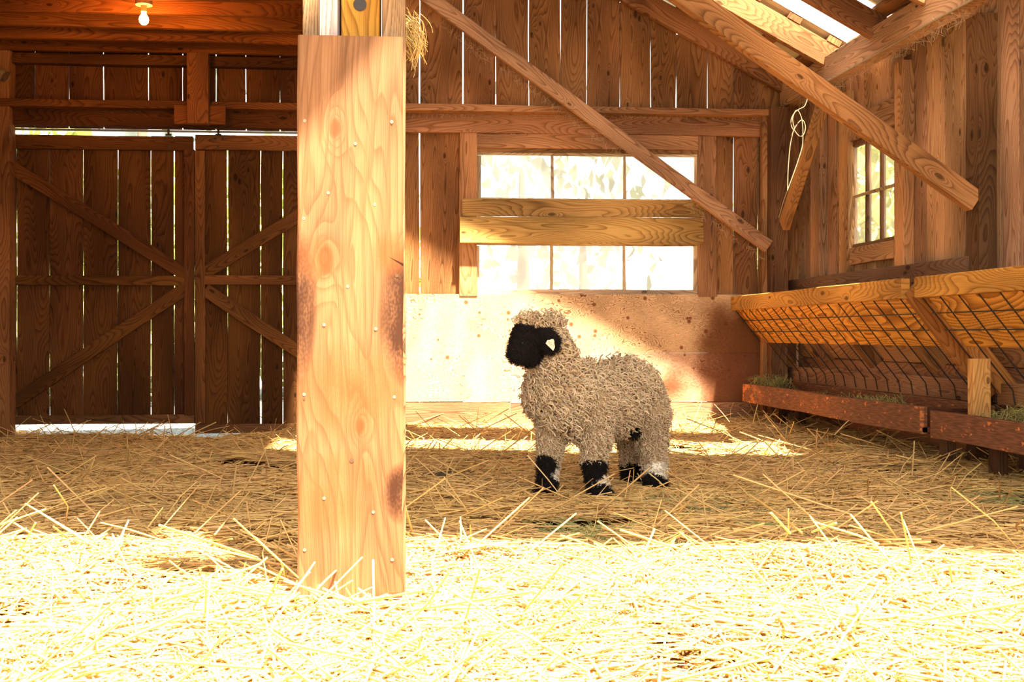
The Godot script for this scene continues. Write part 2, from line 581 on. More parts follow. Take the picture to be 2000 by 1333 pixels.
# ---------------------------------------------------------------- ground, floor
func ground_and_floor() -> void:
	var g := Shape.new()
	var half := 40.0
	g.quad(Vector3(-half, -0.075, half), Vector3(half, -0.075, half), Vector3(half, -0.075, -half), Vector3(-half, -0.075, -half), Vector3.UP, Vector2(0, 0), Vector2(40, 0), Vector2(40, 40), Vector2(0, 40))
	g.quad(Vector3(-half, -0.3, half), Vector3(half, -0.3, half), Vector3(half, -0.3, -half), Vector3(-half, -0.3, -half), Vector3.DOWN)
	var yard := put(g.done(), "yard", M.gravel, self)
	tag(yard, "pale gravel yard around the barn, seen under the doors", "", "", "structure")
	var f := Shape.new()
	f.tint = Color(0.40, 0.24, 0.09)
	var step := 0.1
	var x := -3.0
	while x < 3.2:
		var z := -7.4
		while z < 1.2:
			var p := []
			for k in [[0, 0], [1, 0], [1, 1], [0, 1]]:
				var qx: float = x + k[0] * step
				var qz: float = z + k[1] * step
				p.append(Vector3(qx, straw_height(qx, qz) - 0.022, qz))
			f.quad(p[0], p[1], p[2], p[3], Vector3.UP, Vector2(p[0].x, p[0].z), Vector2(p[1].x, p[1].z), Vector2(p[2].x, p[2].z), Vector2(p[3].x, p[3].z))
			z += step
		x += step
	f.box(Vector3(-3.0, -0.30, -7.4), Vector3(3.2, -0.10, 1.2))
	var floor_ := put(f.done(), "floor", M.chaff, self)
	tag(floor_, "trodden chaff floor of the barn under the straw", "", "", "structure")

# ---------------------------------------------------------------- back wall
func gap() -> float:
	return rng.randf_range(0.0022, 0.0042)

func back_planks(parent: Node3D, edges: Array, y0: float, tint: Color, zf: float, top := -1.0) -> void:
	for i in edges.size() - 1:
		var x0: float = on_z(edges[i], 300, zf).x + gap()
		var x1: float = on_z(edges[i + 1], 300, zf).x - gap()
		var y1 := roof_under((x0 + x1) / 2) + 0.075 if top < 0.0 else top
		board(parent, "plank", Vector3((x0 + x1) / 2, y0, zf - 0.0125 + rng.randf_range(-0.003, 0.003)), Vector3((x0 + x1) / 2, y1, zf - 0.0125), Vector3(0, 0, 1), x1 - x0, 0.025, tint, null, 0.0022)

func back_wall() -> void:
	var w := setting("wall_back", "back wall of upright brown planks with daylight in the gaps")
	var dark := Color(0.14, 0.052, 0.015)  # left-hand planks, shade under the loft put into their colour
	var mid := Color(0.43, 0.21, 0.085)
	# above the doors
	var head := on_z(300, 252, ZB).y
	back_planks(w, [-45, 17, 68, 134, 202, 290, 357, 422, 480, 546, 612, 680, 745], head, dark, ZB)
	# full-height planks beside the window, short ones above it
	back_planks(w, [745, 820, 905], -0.05, mid, ZB)
	back_planks(w, [905, 969, 1033, 1096, 1147, 1211, 1272, 1321, 1382], on_z(1150, 296, ZB).y, mid, ZB)
	back_planks(w, [1382, 1433, 1480, 1530, 1575], -0.05, mid, ZB)
	# left half: header, girt, stub post, tinted darker for the loft shade
	var beam := Color(0.20, 0.076, 0.021)
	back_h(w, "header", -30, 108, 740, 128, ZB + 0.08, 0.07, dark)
	back_h(w, "girt", -12, 197, 750, 212, ZB + 0.13, 0.12, beam)
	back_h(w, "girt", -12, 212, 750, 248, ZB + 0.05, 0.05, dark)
	back_v(w, "stub_post", 365, 103, 407, 241, ZB + 0.20, 0.07, Color(0.27, 0.105, 0.031))
	back_h(w, "block", 340, 206, 440, 242, ZB + 0.16, 0.03, beam)
	back_v(w, "jamb", -38, 95, 18, 870, ZB + 0.12, 0.12, Color(0.30, 0.13, 0.05))
	back_v(w, "jamb", 748, 100, 792, 870, ZB + 0.10, 0.09, mid)
	# right half: ledger on edge, girt under it
	var fresh := Color(0.56, 0.30, 0.145)
	back_h(w, "ledger", 760, 207, 1506, 220, ZB + 0.15, 0.145, fresh)
	back_h(w, "girt", 760, 221, 1506, 262, ZB + 0.055, 0.05, fresh)
	# wood round the window
	back_v(w, "trim_board", 897, 258, 932, 578, ZB + 0.045, 0.04, fresh)
	back_v(w, "trim_board", 1364, 266, 1400, 580, ZB + 0.045, 0.04, fresh)
	back_h(w, "trim_board", 932, 262, 1364, 291, ZB + 0.045, 0.04, fresh)
	back_h(w, "trim_board", 932, 291, 1364, 299, ZB + 0.028, 0.04, Color(0.40, 0.22, 0.10))
	# plywood lining in three sheets and kick boards
	var org := on_z(745, 785, ZB + 0.04)
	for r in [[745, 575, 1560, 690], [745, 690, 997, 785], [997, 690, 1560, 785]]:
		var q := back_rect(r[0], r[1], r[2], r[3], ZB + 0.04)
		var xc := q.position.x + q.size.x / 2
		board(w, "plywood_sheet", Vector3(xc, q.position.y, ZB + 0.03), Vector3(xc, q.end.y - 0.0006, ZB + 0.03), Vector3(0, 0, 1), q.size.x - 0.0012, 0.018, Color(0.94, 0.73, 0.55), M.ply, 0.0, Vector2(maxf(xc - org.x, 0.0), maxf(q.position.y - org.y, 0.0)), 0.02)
	back_h(w, "kick_board", 745, 786, 997, 880, ZB + 0.037, 0.02, Color(0.62, 0.38, 0.22))
	back_h(w, "kick_board", 998, 786, 1560, 880, ZB + 0.037, 0.02, Color(0.55, 0.31, 0.17))
	# the shutter boards across the window
	var b := thing("shutter_board", "upper yellow board nailed across the middle of the window", "board", on_z(1138, 425, ZB + 0.07), "boards nailed across the window")
	back_h(b, "panel", 903, 390, 1376, 424, ZB + 0.075, 0.025, Color(0.66, 0.40, 0.15))
	var b2 := thing("shutter_board", "lower wider yellow board nailed across the middle of the window", "board", on_z(1138, 475, ZB + 0.09), "boards nailed across the window")
	var q0 := on_z(898, 449, ZB + 0.085)
	var q1 := on_z(1373, 449, ZB + 0.085)
	board(b2, "panel", q0, Vector3(q1.x, q0.y, q0.z), Vector3(0, 0.08, 1), 0.175, 0.022, Color(0.70, 0.44, 0.16))

func doors() -> void:
	var wood := Color(0.125, 0.051, 0.0145)  # woods of both doors lowered in tone to carry the loft shade
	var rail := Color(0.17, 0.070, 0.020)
	var d := setting("door_1", "sliding barn door of planks tinted darker for shade, with two slanted braces")
	var zf := ZB - 0.035
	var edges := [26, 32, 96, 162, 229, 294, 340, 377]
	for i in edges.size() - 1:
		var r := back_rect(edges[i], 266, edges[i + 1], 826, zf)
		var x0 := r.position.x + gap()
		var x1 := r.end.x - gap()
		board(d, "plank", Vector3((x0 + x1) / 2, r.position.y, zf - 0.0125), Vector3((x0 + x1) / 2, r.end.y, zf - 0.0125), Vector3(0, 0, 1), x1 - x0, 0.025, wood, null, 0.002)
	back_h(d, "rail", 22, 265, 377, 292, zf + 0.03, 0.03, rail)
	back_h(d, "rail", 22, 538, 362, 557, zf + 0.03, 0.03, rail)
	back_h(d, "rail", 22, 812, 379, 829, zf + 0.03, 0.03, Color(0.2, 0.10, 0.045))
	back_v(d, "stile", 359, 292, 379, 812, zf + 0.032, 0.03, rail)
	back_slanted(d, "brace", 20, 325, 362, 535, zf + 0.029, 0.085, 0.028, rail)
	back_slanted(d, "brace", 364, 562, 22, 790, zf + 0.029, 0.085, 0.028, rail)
	hanger(d, 331, zf)
	var e := setting("door_2", "sliding barn door of brown planks, partly behind the post")
	edges = [381, 444, 509, 552, 620, 686, 748]
	for i in edges.size() - 1:
		var r := back_rect(edges[i], 266, edges[i + 1], 846, zf)
		var x0 := r.position.x + gap()
		var x1 := r.end.x - gap()
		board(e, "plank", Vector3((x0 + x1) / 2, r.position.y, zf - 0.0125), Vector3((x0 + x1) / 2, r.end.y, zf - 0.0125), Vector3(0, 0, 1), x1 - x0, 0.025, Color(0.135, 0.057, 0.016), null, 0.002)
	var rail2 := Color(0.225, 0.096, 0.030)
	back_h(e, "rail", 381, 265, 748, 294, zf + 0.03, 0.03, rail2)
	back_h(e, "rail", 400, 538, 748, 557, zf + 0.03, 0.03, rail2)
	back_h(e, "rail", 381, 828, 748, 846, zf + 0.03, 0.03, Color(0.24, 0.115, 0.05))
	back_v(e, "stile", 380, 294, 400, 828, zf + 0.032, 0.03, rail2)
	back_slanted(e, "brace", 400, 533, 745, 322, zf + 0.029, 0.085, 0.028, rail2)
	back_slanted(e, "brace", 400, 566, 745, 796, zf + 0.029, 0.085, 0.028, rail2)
	hanger(e, 428, zf)
	var t := setting("trim_1", "steel track the barn doors slide on")
	var s := Shape.new()
	var a := on_z(-10, 252, zf)
	var b := on_z(760, 252, zf)
	s.box(Vector3(a.x, a.y - 0.006, zf - 0.012), Vector3(b.x, a.y + 0.008, zf + 0.002))
	put(s.done(), "track_bar", M.steel, t)

func hanger(d: Node3D, px: float, zf: float) -> void:
	var top := on_z(px, 253, zf)
	var low := on_z(px, 290, zf)
	var s := Shape.new()
	s.box(Vector3(top.x - 0.007, top.y - 0.04, zf + 0.030), Vector3(top.x + 0.007, top.y + 0.004, zf + 0.036))
	s.box(Vector3(top.x - 0.020, top.y - 0.048, zf + 0.030), Vector3(top.x + 0.020, top.y - 0.034, zf + 0.036))
	put(s.done(), "hanger", M.wire, d)
	for k in [[-7, 271], [7, 271], [-2, 286]]:
		var p := on_z(px + k[0], k[1], zf + 0.036)
		var c := Shape.new()
		c.lathe(PackedVector2Array([Vector2(0.008, 0), Vector2(0.008, 0.004), Vector2(0, 0.006)]), 8)
		put(c.done(), "bolt", M.wire, d, Transform3D(Basis(Vector3.RIGHT, PI / 2), p))

# ---------------------------------------------------------------- windows
func sash(called: String, label: String, px0: float, py0: float, px1: float, py1: float, panes: Array, py2: float, py3: float, tint: Color) -> void:
	var w := setting(called, label)
	var zf := ZB + 0.02
	back_h(w, "sash_rail", px0, py0, px1, py2, zf, 0.035, tint)
	back_h(w, "sash_rail", px0, py3, px1, py1, zf, 0.035, tint)
	back_v(w, "sash_stile", px0, py2, panes[0][0], py3, zf, 0.035, tint)
	back_v(w, "sash_stile", panes[-1][1], py2, px1, py3, zf, 0.035, tint)
	for i in panes.size():
		var r := back_rect(panes[i][0], py2, panes[i][1], py3, zf - 0.015)
		put(box_between(Vector3(r.position.x, r.position.y, zf - 0.019), Vector3(r.end.x, r.end.y, zf - 0.016)), "pane", M.pane, w)
		if i < panes.size() - 1:
			back_v(w, "muntin", panes[i][1], py2, panes[i + 1][0], py3, zf - 0.003, 0.028, tint)

func windows() -> void:
	var tint := Color(0.80, 0.63, 0.42)
	sash("window_1", "upper row of three bright panes above the shutter boards", 932, 298, 1364, 393, [[940, 1077], [1082, 1218], [1223, 1357]], 304, 388, tint)
	sash("window_2", "lower row of three bright panes below the shutter boards", 930, 472, 1364, 577, [[936, 1075], [1080, 1217], [1222, 1356]], 480, 566, tint)

# ---------------------------------------------------------------- right wall
func right_board(parent: Node3D, called: String, px0: float, px1: float, y0: float, y1: float, xf: float, T: float, tint: Color) -> void:
	var z0 := on_x(px0, 500, xf).z
	var z1 := on_x(px1, 500, xf).z
	board(parent, called, Vector3(xf + T / 2, y0, (z0 + z1) / 2), Vector3(xf + T / 2, y1, (z0 + z1) / 2), Vector3(-1, 0, 0), absf(z1 - z0), T, tint, null, 0.002)

func right_wall() -> void:
	var w := setting("wall_right", "right wall of upright dusty tan planks with a small window")
	var tan := Color(0.56, 0.345, 0.195)
	var wl: float = on_x(1655, 380, XR - 0.02).z       # window opening, far and near side
	var wr: float = on_x(1748, 380, XR - 0.02).z
	var wy0: float = on_x(1700, 478, XR - 0.02).y
	var wy1: float = on_x(1700, 262, XR - 0.02).y
	# planks, from the back corner forward
	var z := -7.36
	while z < -2.2:
		var wd := rng.randf_range(0.13, 0.2)
		var z1 := z + wd
		if z < wl and z1 > wl - 0.03:
			z1 = wl
		elif z >= wl - 0.01 and z < wr and z1 > wr - 0.03:
			z1 = wr
		elif z1 > -2.25:
			z1 = -2.2
		var zc := (z + z1) / 2
		var g := 0.003
		if zc > wl and zc < wr:
			board(w, "plank", Vector3(XR + 0.0125, -0.05, zc), Vector3(XR + 0.0125, wy0, zc), Vector3(-1, 0, 0), z1 - z - g, 0.025, tan, null, 0.0015)
			board(w, "plank", Vector3(XR + 0.0125, wy1, zc), Vector3(XR + 0.0125, 2.42, zc), Vector3(-1, 0, 0), z1 - z - g, 0.025, tan, null, 0.0015)
		else:
			board(w, "plank", Vector3(XR + 0.0125 + rng.randf_range(-0.004, 0.004), -0.05, zc), Vector3(XR + 0.0125, 2.42, zc), Vector3(-1, 0, 0), z1 - z - g, 0.025, tan, null, 0.002)
		z = z1
	# battens that close the joints outside
	put(box_between(Vector3(XR + 0.03, -0.05, -7.36), Vector3(XR + 0.05, 2.42, wl - 0.03)), "sheathing", M.bark, w)
	put(box_between(Vector3(XR + 0.03, -0.05, wr + 0.03), Vector3(XR + 0.05, 2.42, -2.2)), "sheathing", M.bark, w)
	# window trim
	var trim := Color(0.58, 0.33, 0.16)
	var yb: float = on_x(1700, 512, XR - 0.03).y
	right_board(w, "trim_board", 1638, 1656, 0.95, 2.12, XR - 0.04, 0.04, trim)
	right_board(w, "trim_board", 1746, 1765, 0.95, 2.12, XR - 0.06, 0.06, trim)
	var zc0: float = on_x(1656, 500, XR - 0.03).z
	var zc1: float = on_x(1746, 500, XR - 0.03).z
	board(w, "trim_board", Vector3(XR - 0.015, (wy0 + yb) / 2, zc0), Vector3(XR - 0.015, (wy0 + yb) / 2, zc1), Vector3(-1, 0, 0), wy0 - yb, 0.03, trim)
	board(w, "trim_board", Vector3(XR - 0.015, wy1 + 0.075, zc0), Vector3(XR - 0.015, wy1 + 0.075, zc1), Vector3(-1, 0, 0), 0.15, 0.03, trim)
	right_board(w, "batten", 1766, 1777, 0.95, 2.16, XR - 0.006, 0.01, Color(0.16, 0.075, 0.03))  # dark strip painted for the shaded gap beside the trim
	# window 3: dark steel bars, 3 x 2 panes
	var n := setting("window_3", "small six-pane window with dark bars in the right wall")
	var dark := Color(0.22, 0.12, 0.06)
	var fw := 0.03
	board(n, "sash_stile", Vector3(XR + 0.01, wy0, wl + fw / 2), Vector3(XR + 0.01, wy1, wl + fw / 2), Vector3(-1, 0, 0), fw, 0.04, dark)
	board(n, "sash_stile", Vector3(XR + 0.01, wy0, wr - fw / 2), Vector3(XR + 0.01, wy1, wr - fw / 2), Vector3(-1, 0, 0), fw, 0.04, dark)
	board(n, "sash_rail", Vector3(XR + 0.01, wy0 + 0.012, wl), Vector3(XR + 0.01, wy0 + 0.012, wr), Vector3(-1, 0, 0), 0.024, 0.04, dark)
	board(n, "sash_rail", Vector3(XR + 0.01, wy1 - 0.015, wl), Vector3(XR + 0.01, wy1 - 0.015, wr), Vector3(-1, 0, 0), 0.03, 0.04, dark)
	for k in 3:
		var za := lerpf(wl + fw, wr - fw, k / 3.0)
		var zb := lerpf(wl + fw, wr - fw, (k + 1) / 3.0)
		if k > 0:
			board(n, "muntin", Vector3(XR + 0.012, wy0, za), Vector3(XR + 0.012, wy1, za), Vector3(-1, 0, 0), 0.024, 0.03, dark)
		for j in 2:
			var ya := lerpf(wy0, wy1, j / 2.0)
			put(box_between(Vector3(XR + 0.012, ya, za), Vector3(XR + 0.015, lerpf(wy0, wy1, (j + 1) / 2.0), zb)), "pane", M.pane, n)
	board(n, "muntin", Vector3(XR + 0.002, (wy0 + wy1) / 2 - 0.01, wl), Vector3(XR + 0.002, (wy0 + wy1) / 2 - 0.01, wr), Vector3(-1, 0, 0), 0.014, 0.02, Color(0.6, 0.45, 0.25))
	# plate beam along the eave, ledge behind the racks, low horizontal lining
	board(w, "plate_beam", Vector3(2.745, 2.262, -7.25), Vector3(2.745, 2.262, -2.4), Vector3(-1, 0, 0), 0.165, 0.09, Color(0.66, 0.42, 0.26))
	board(w, "eave_board", Vector3(2.86, 2.36, -7.36), Vector3(2.86, 2.36, -2.2), Vector3(-1, 0, 0), 0.16, 0.03, Color(0.5, 0.28, 0.13))
	var la := on_x(1535, 562, 2.76)
	var lb := on_x(1888, 520, 2.76)
	board(w, "ledge", Vector3(2.79, 0.965, la.z), Vector3(2.79, 0.965, -4.98), Vector3(-1, 0, 0), 0.115, 0.06, Color(0.24, 0.15, 0.10))
	for k in 4:
		board(w, "lining_board", Vector3(XR - 0.012, 0.09 + k * 0.165, -7.22), Vector3(XR - 0.012, 0.09 + k * 0.165, -2.3), Vector3(-1, 0, 0), 0.16, 0.022, Color(0.40, 0.21, 0.105))
	# studs
	right_board(w, "stud", 1583, 1601, 1.0, 2.12, XR - 0.05, 0.05, tan)

func left_wall() -> void:
	var w := setting("wall_left", "left wall of upright brown planks")
	var z := -7.36
	while z < -2.3:
		board(w, "plank", Vector3(XL - 0.0125, -0.05, z + 0.115), Vector3(XL - 0.0125, 2.42, z + 0.115), Vector3(1, 0, 0), 0.227, 0.025, Color(0.34, 0.16, 0.06))
		z += 0.23

# ---------------------------------------------------------------- roof and hay loft
func roof_and_loft() -> void:
	var c := setting("ceiling", "barn roof of rafters, battens and corrugated sheets, with hay loft joists")
	var wood := Color(0.46, 0.23, 0.10)
	var zs := [-7.235, -6.52, -5.88, -5.29, -4.48, -3.6, -2.95, -2.08]
	var slope_dir := Vector3(1, -SLOPE, 0).normalized()
	var up := Vector3(SLOPE, 1, 0).normalized()
	for z in zs:
		var x1 := 2.98
		var a := Vector3(RIDGE, roof_under(RIDGE), z) + up * 0.07
		var b := Vector3(x1, roof_under(x1), z) + up * 0.07
		board(c, "rafter", a, b, Vector3(0, 0, 1), 0.14, 0.045, wood)
		var b2 := Vector3(2 * RIDGE - x1, roof_under(x1), z) + Vector3(-up.x, up.y, 0) * 0.07
		board(c, "rafter", a, b2, Vector3(0, 0, 1), 0.14, 0.045, wood)
	var off := 0.14 / up.y            # top of the rafters above their underside, measured upright
	# battens along the roof, left out at the skylights
	var skylights := [[-6.495, -5.92], [-5.26, -4.67]]
	var runs := [[-7.42, -6.495], [-5.92, -5.26], [-4.67, -2.02]]
	var x := 2.75
	while x > 0.1:
		for r in runs:
			var y := roof_under(x) + off
			board(c, "batten", Vector3(x, y, r[0]) + up * 0.02, Vector3(x, y, r[1]) + up * 0.02, up, 0.085, 0.038, Color(0.42, 0.20, 0.085))
		x -= 0.245
	# corrugated sheets: real waves where they can be seen, run down the slope
	for r in runs:
		var z: float = r[0]
		while z < r[1] - 0.02:
			var z1 := minf(z + 0.55, r[1])
			put(sheet(RIDGE, 3.05, z, z1, off, 1.0), "roof_sheet", M.sheet, c)
			z = z1
	for s in skylights:
		var eave := 3.05 if s[0] < -6.0 else 2.80
		if eave < 3.0:
			put(sheet(eave, 3.05, s[0], s[1], off, 1.0), "roof_sheet", M.sheet, c)
		var a := Vector3(RIDGE + 0.06, roof_under(RIDGE + 0.06) + off, s[0]) + up * 0.05
		var b := Vector3(eave, roof_under(eave) + off, s[0]) + up * 0.05
		var q := Shape.new()
		var dz := Vector3(0, 0, s[1] - s[0])
		q.quad(a, b, b + dz, a + dz, up)
		put(q.done(), "skylight_pane", M.clear, c)
		put(sheet(RIDGE, RIDGE + 0.06, s[0], s[1], off, 1.0), "roof_sheet", M.sheet, c)
	var zz := -7.42
	while zz < -2.04:
		put(sheet(RIDGE, 2 * RIDGE - 3.05, zz, minf(zz + 0.9, -2.02), off, 1.0), "roof_sheet", M.sheet, c)
		zz += 0.9
	# hay loft over the left half
	var y0: float = on_z(300, 105, ZB + 0.1).y
	var zj := ZB + 0.12
	while zj < -2.6:
		board(c, "joist", Vector3(XL, y0 + 0.07, zj), Vector3(-0.30, y0 + 0.07, zj), Vector3(0, 0, 1), 0.14, 0.04, Color(0.27, 0.09, 0.018))
		zj += 0.285
	var xb := XL
	while xb < -0.32:
		board(c, "loft_board", Vector3(xb + 0.1, y0 + 0.152, -7.3), Vector3(xb + 0.1, y0 + 0.152, -2.56), Vector3(0, 1, 0), 0.198, 0.022, Color(0.42, 0.18, 0.06))
		xb += 0.2
	for k in range(-1, 5):         # added unseen boards over the loft front, to keep the doors dark
		board(c, "added_loft_board", Vector3(XL, 2.45 - k * 0.165, -2.66), Vector3(-0.33, 2.45 - k * 0.165, -2.66), Vector3(0, 0, 1), 0.163, 0.025, wood)
	board(c, "loft_beam", Vector3(-0.24, y0 + 0.03, -7.2), Vector3(-0.24, y0 + 0.03, -2.64), Vector3(1, 0, 0), 0.22, 0.09, wood)

func sheet(xa: float, xb: float, z0: float, z1: float, off: float, _k: float) -> ArrayMesh:
	var s := Shape.new()
	var n := maxi(2, int((z1 - z0) / 0.016))
	var side := 1.0 if xb > xa else -1.0
	var up := Vector3(SLOPE * side, 1, 0).normalized()
	var pa := Vector3(xa, roof_under(xa) + off, 0) + up * 0.05
	var pb := Vector3(xb, roof_under(3.05 if absf(xb) > 2.9 else xb) + off, 0) + up * 0.05
	for i in n:
		var za := lerpf(z0, z1, float(i) / n)
		var zb := lerpf(z0, z1, float(i + 1) / n)
		var ha := sin(za * TAU / 0.076) * 0.009
		var hb := sin(zb * TAU / 0.076) * 0.009
		var nrm := (up * (zb - za) - Vector3(0, 0, hb - ha)).normalized()
		s.quad(pa + up * ha + Vector3(0, 0, za), pb + up * ha + Vector3(0, 0, za), pb + up * hb + Vector3(0, 0, zb), pa + up * hb + Vector3(0, 0, zb), nrm)
	return s.done()

# ---------------------------------------------------------------- posts, braces
func posts_and_braces() -> void:
	var zf := -2.60
	var foot := on_z(685, 1195, zf)
	foot.y = -0.05
	var p := thing("support_post", "tall post clad in a wide pale knotty plank, standing in the straw", "post", foot)
	var x0: float = on_z(580.5, 650, zf).x
	var x1: float = on_z(787, 650, zf).x
	var top: float = on_z(685, 70, zf).y
	put(board_mesh(top + 0.04, x1 - x0, 0.038, Color(0.28, 0.153, 0.082), 0.0012, 10, Vector2(0.125, 0.0), 0.004), "front_plank", M.post_wood, p, Transform3D(Basis(), Vector3((x0 + x1) / 2, -0.04, zf - 0.019)))
	var zi := zf - 0.04
	var col := func(pa: float, pb: float, za: float, T: float, tint: Color, called: String) -> void:
		var xa: float = on_z(pa, 300, za).x
		var xb: float = on_z(pb, 300, za).x
		board(p, called, Vector3((xa + xb) / 2, -0.05, za - T / 2), Vector3((xa + xb) / 2, 2.62, za - T / 2), Vector3(0, 0, 1), xb - xa, T, tint, null, 0.001)
	col.call(590, 620, zi, 0.14, Color(0.44, 0.28, 0.15), "side_board")
	col.call(745, 792, zi, 0.14, Color(0.44, 0.28, 0.15), "side_board")
	col.call(622, 664, zi - 0.05, 0.09, Color(0.34, 0.29, 0.26), "core_timber")
	col.call(666, 743, zi - 0.025, 0.11, Color(0.55, 0.27, 0.05), "core_timber")
	# screws, and dark discs painted for the shade in empty screw holes
	for s in [[595, 236], [765, 238], [694, 281], [641, 377], [732, 400], [593, 427], [679, 560], [633, 635], [734, 643], [594, 771], [770, 776], [633, 974], [729, 1001], [595, 1075], [766, 1094]]:
		var c := Shape.new()
		c.lathe(PackedVector2Array([Vector2(0.0040, 0), Vector2(0.0037, 0.0010), Vector2(0.0018, 0.0011), Vector2(0.0012, 0.0004), Vector2(0, 0.0004)]), 10)
		put(c.done(), "screw_head", M.nail, p, Transform3D(Basis(Vector3.RIGHT, PI / 2), on_z(s[0], s[1], zf + 0.0002)))
	for s in [[687, 900, 0.0055], [775, 539, 0.004], [765, 241, 0.003], [594, 780, 0.003]]:
		var c := Shape.new()
		c.lathe(PackedVector2Array([Vector2(s[2], 0.0), Vector2(s[2], 0.0008), Vector2(0, 0.0008)]), 10)
		put(c.done(), "hole_shade_disc", M.hole, p, Transform3D(Basis(Vector3.RIGHT, PI / 2), on_z(s[0], s[1], zf + 0.0004)))
	var hole := Shape.new()
	hole.lathe(PackedVector2Array([Vector2(0.016, 0), Vector2(0.016, 0.002), Vector2(0.0, 0.003)]), 14)
	put(hole.done(), "bolt_head", M.wire, p, Transform3D(Basis(Vector3.RIGHT, PI / 2), on_z(703, 9, zi - 0.0245)))
	# brace from the post's head, out of view above; it shades the top of the plank
	var ka := on_z(600, 230, zf) + Vector3(0.16, 0.956, 0.35)
	var kb := on_z(735, 70, zf) + Vector3(0.16, 0.956, 0.35)
	var kd := (kb - ka).normalized()
	var ks := Vector3(-kd.y, kd.x, 0) * 0.10
	board(p, "head_brace", ka - kd * 0.25 + ks, kb + kd * 0.55 + ks, Vector3(0, 0, 1), 0.20, 0.04, Color(0.5, 0.3, 0.14))
	# wall posts on the right
	var cp: Node3D = get_node("wall_right")
	var s0: float = on_z(1506, 400, -7.10).x
	board(cp, "corner_post", Vector3(s0 + 0.058, -0.05, -7.15), Vector3(s0 + 0.058, 2.16, -7.15), Vector3(0, 0, 1), 0.116, 0.10, Color(0.22, 0.12, 0.065))
	board(cp, "corner_strip", Vector3(s0 - 0.018, -0.05, -7.19), Vector3(s0 - 0.018, 2.16, -7.19), Vector3(0, 0, 1), 0.034, 0.05, Color(0.46, 0.24, 0.11))
	var px: float = on_z(1913, 400, -4.89).x
	var rp := thing("wall_post", "thick dark post that carries the long slanted brace", "post", Vector3(px + 0.06, -0.05, -4.95))
	board(rp, "timber", Vector3(px + 0.068, -0.05, -4.95), Vector3(px + 0.068, 2.14, -4.95), Vector3(0, 0, 1), 0.136, 0.12, Color(0.20, 0.105, 0.05))
	# braces
	var brace_tint := Color(0.56, 0.33, 0.19)
	var a := on_z(700, -105, -7.08)
	var b := on_z(1500, 482, -7.08)
	var b1 := thing("diagonal_brace", "long slanted brace crossing in front of the back window", "brace", b)
	board(b1, "timber", a, b, Vector3(0, 0, 1), 0.088, 0.04, brace_tint)
	var c0 := on_z(1150, -140, -4.93)
	var c1 := on_z(1903, 394, -4.93)
	var b2 := thing("diagonal_brace", "long slanted brace with a bright orange underside ending at the thick post", "brace", c1)
	board(b2, "timber", c0, c1, Vector3(0, 0, 1), 0.10, 0.06, Color(0.58, 0.31, 0.13))
	var d0 := on_x(1532, 440, 2.64)
	var d1 := on_x(1612, 190, 2.64)
	var b3 := thing("knee_brace", "short steep brace from the corner post up to the plate beam", "brace", d0)
	board(b3, "timber", d0, d1, Vector3(-1, 0, 0), 0.10, 0.045, Color(0.55, 0.29, 0.12))

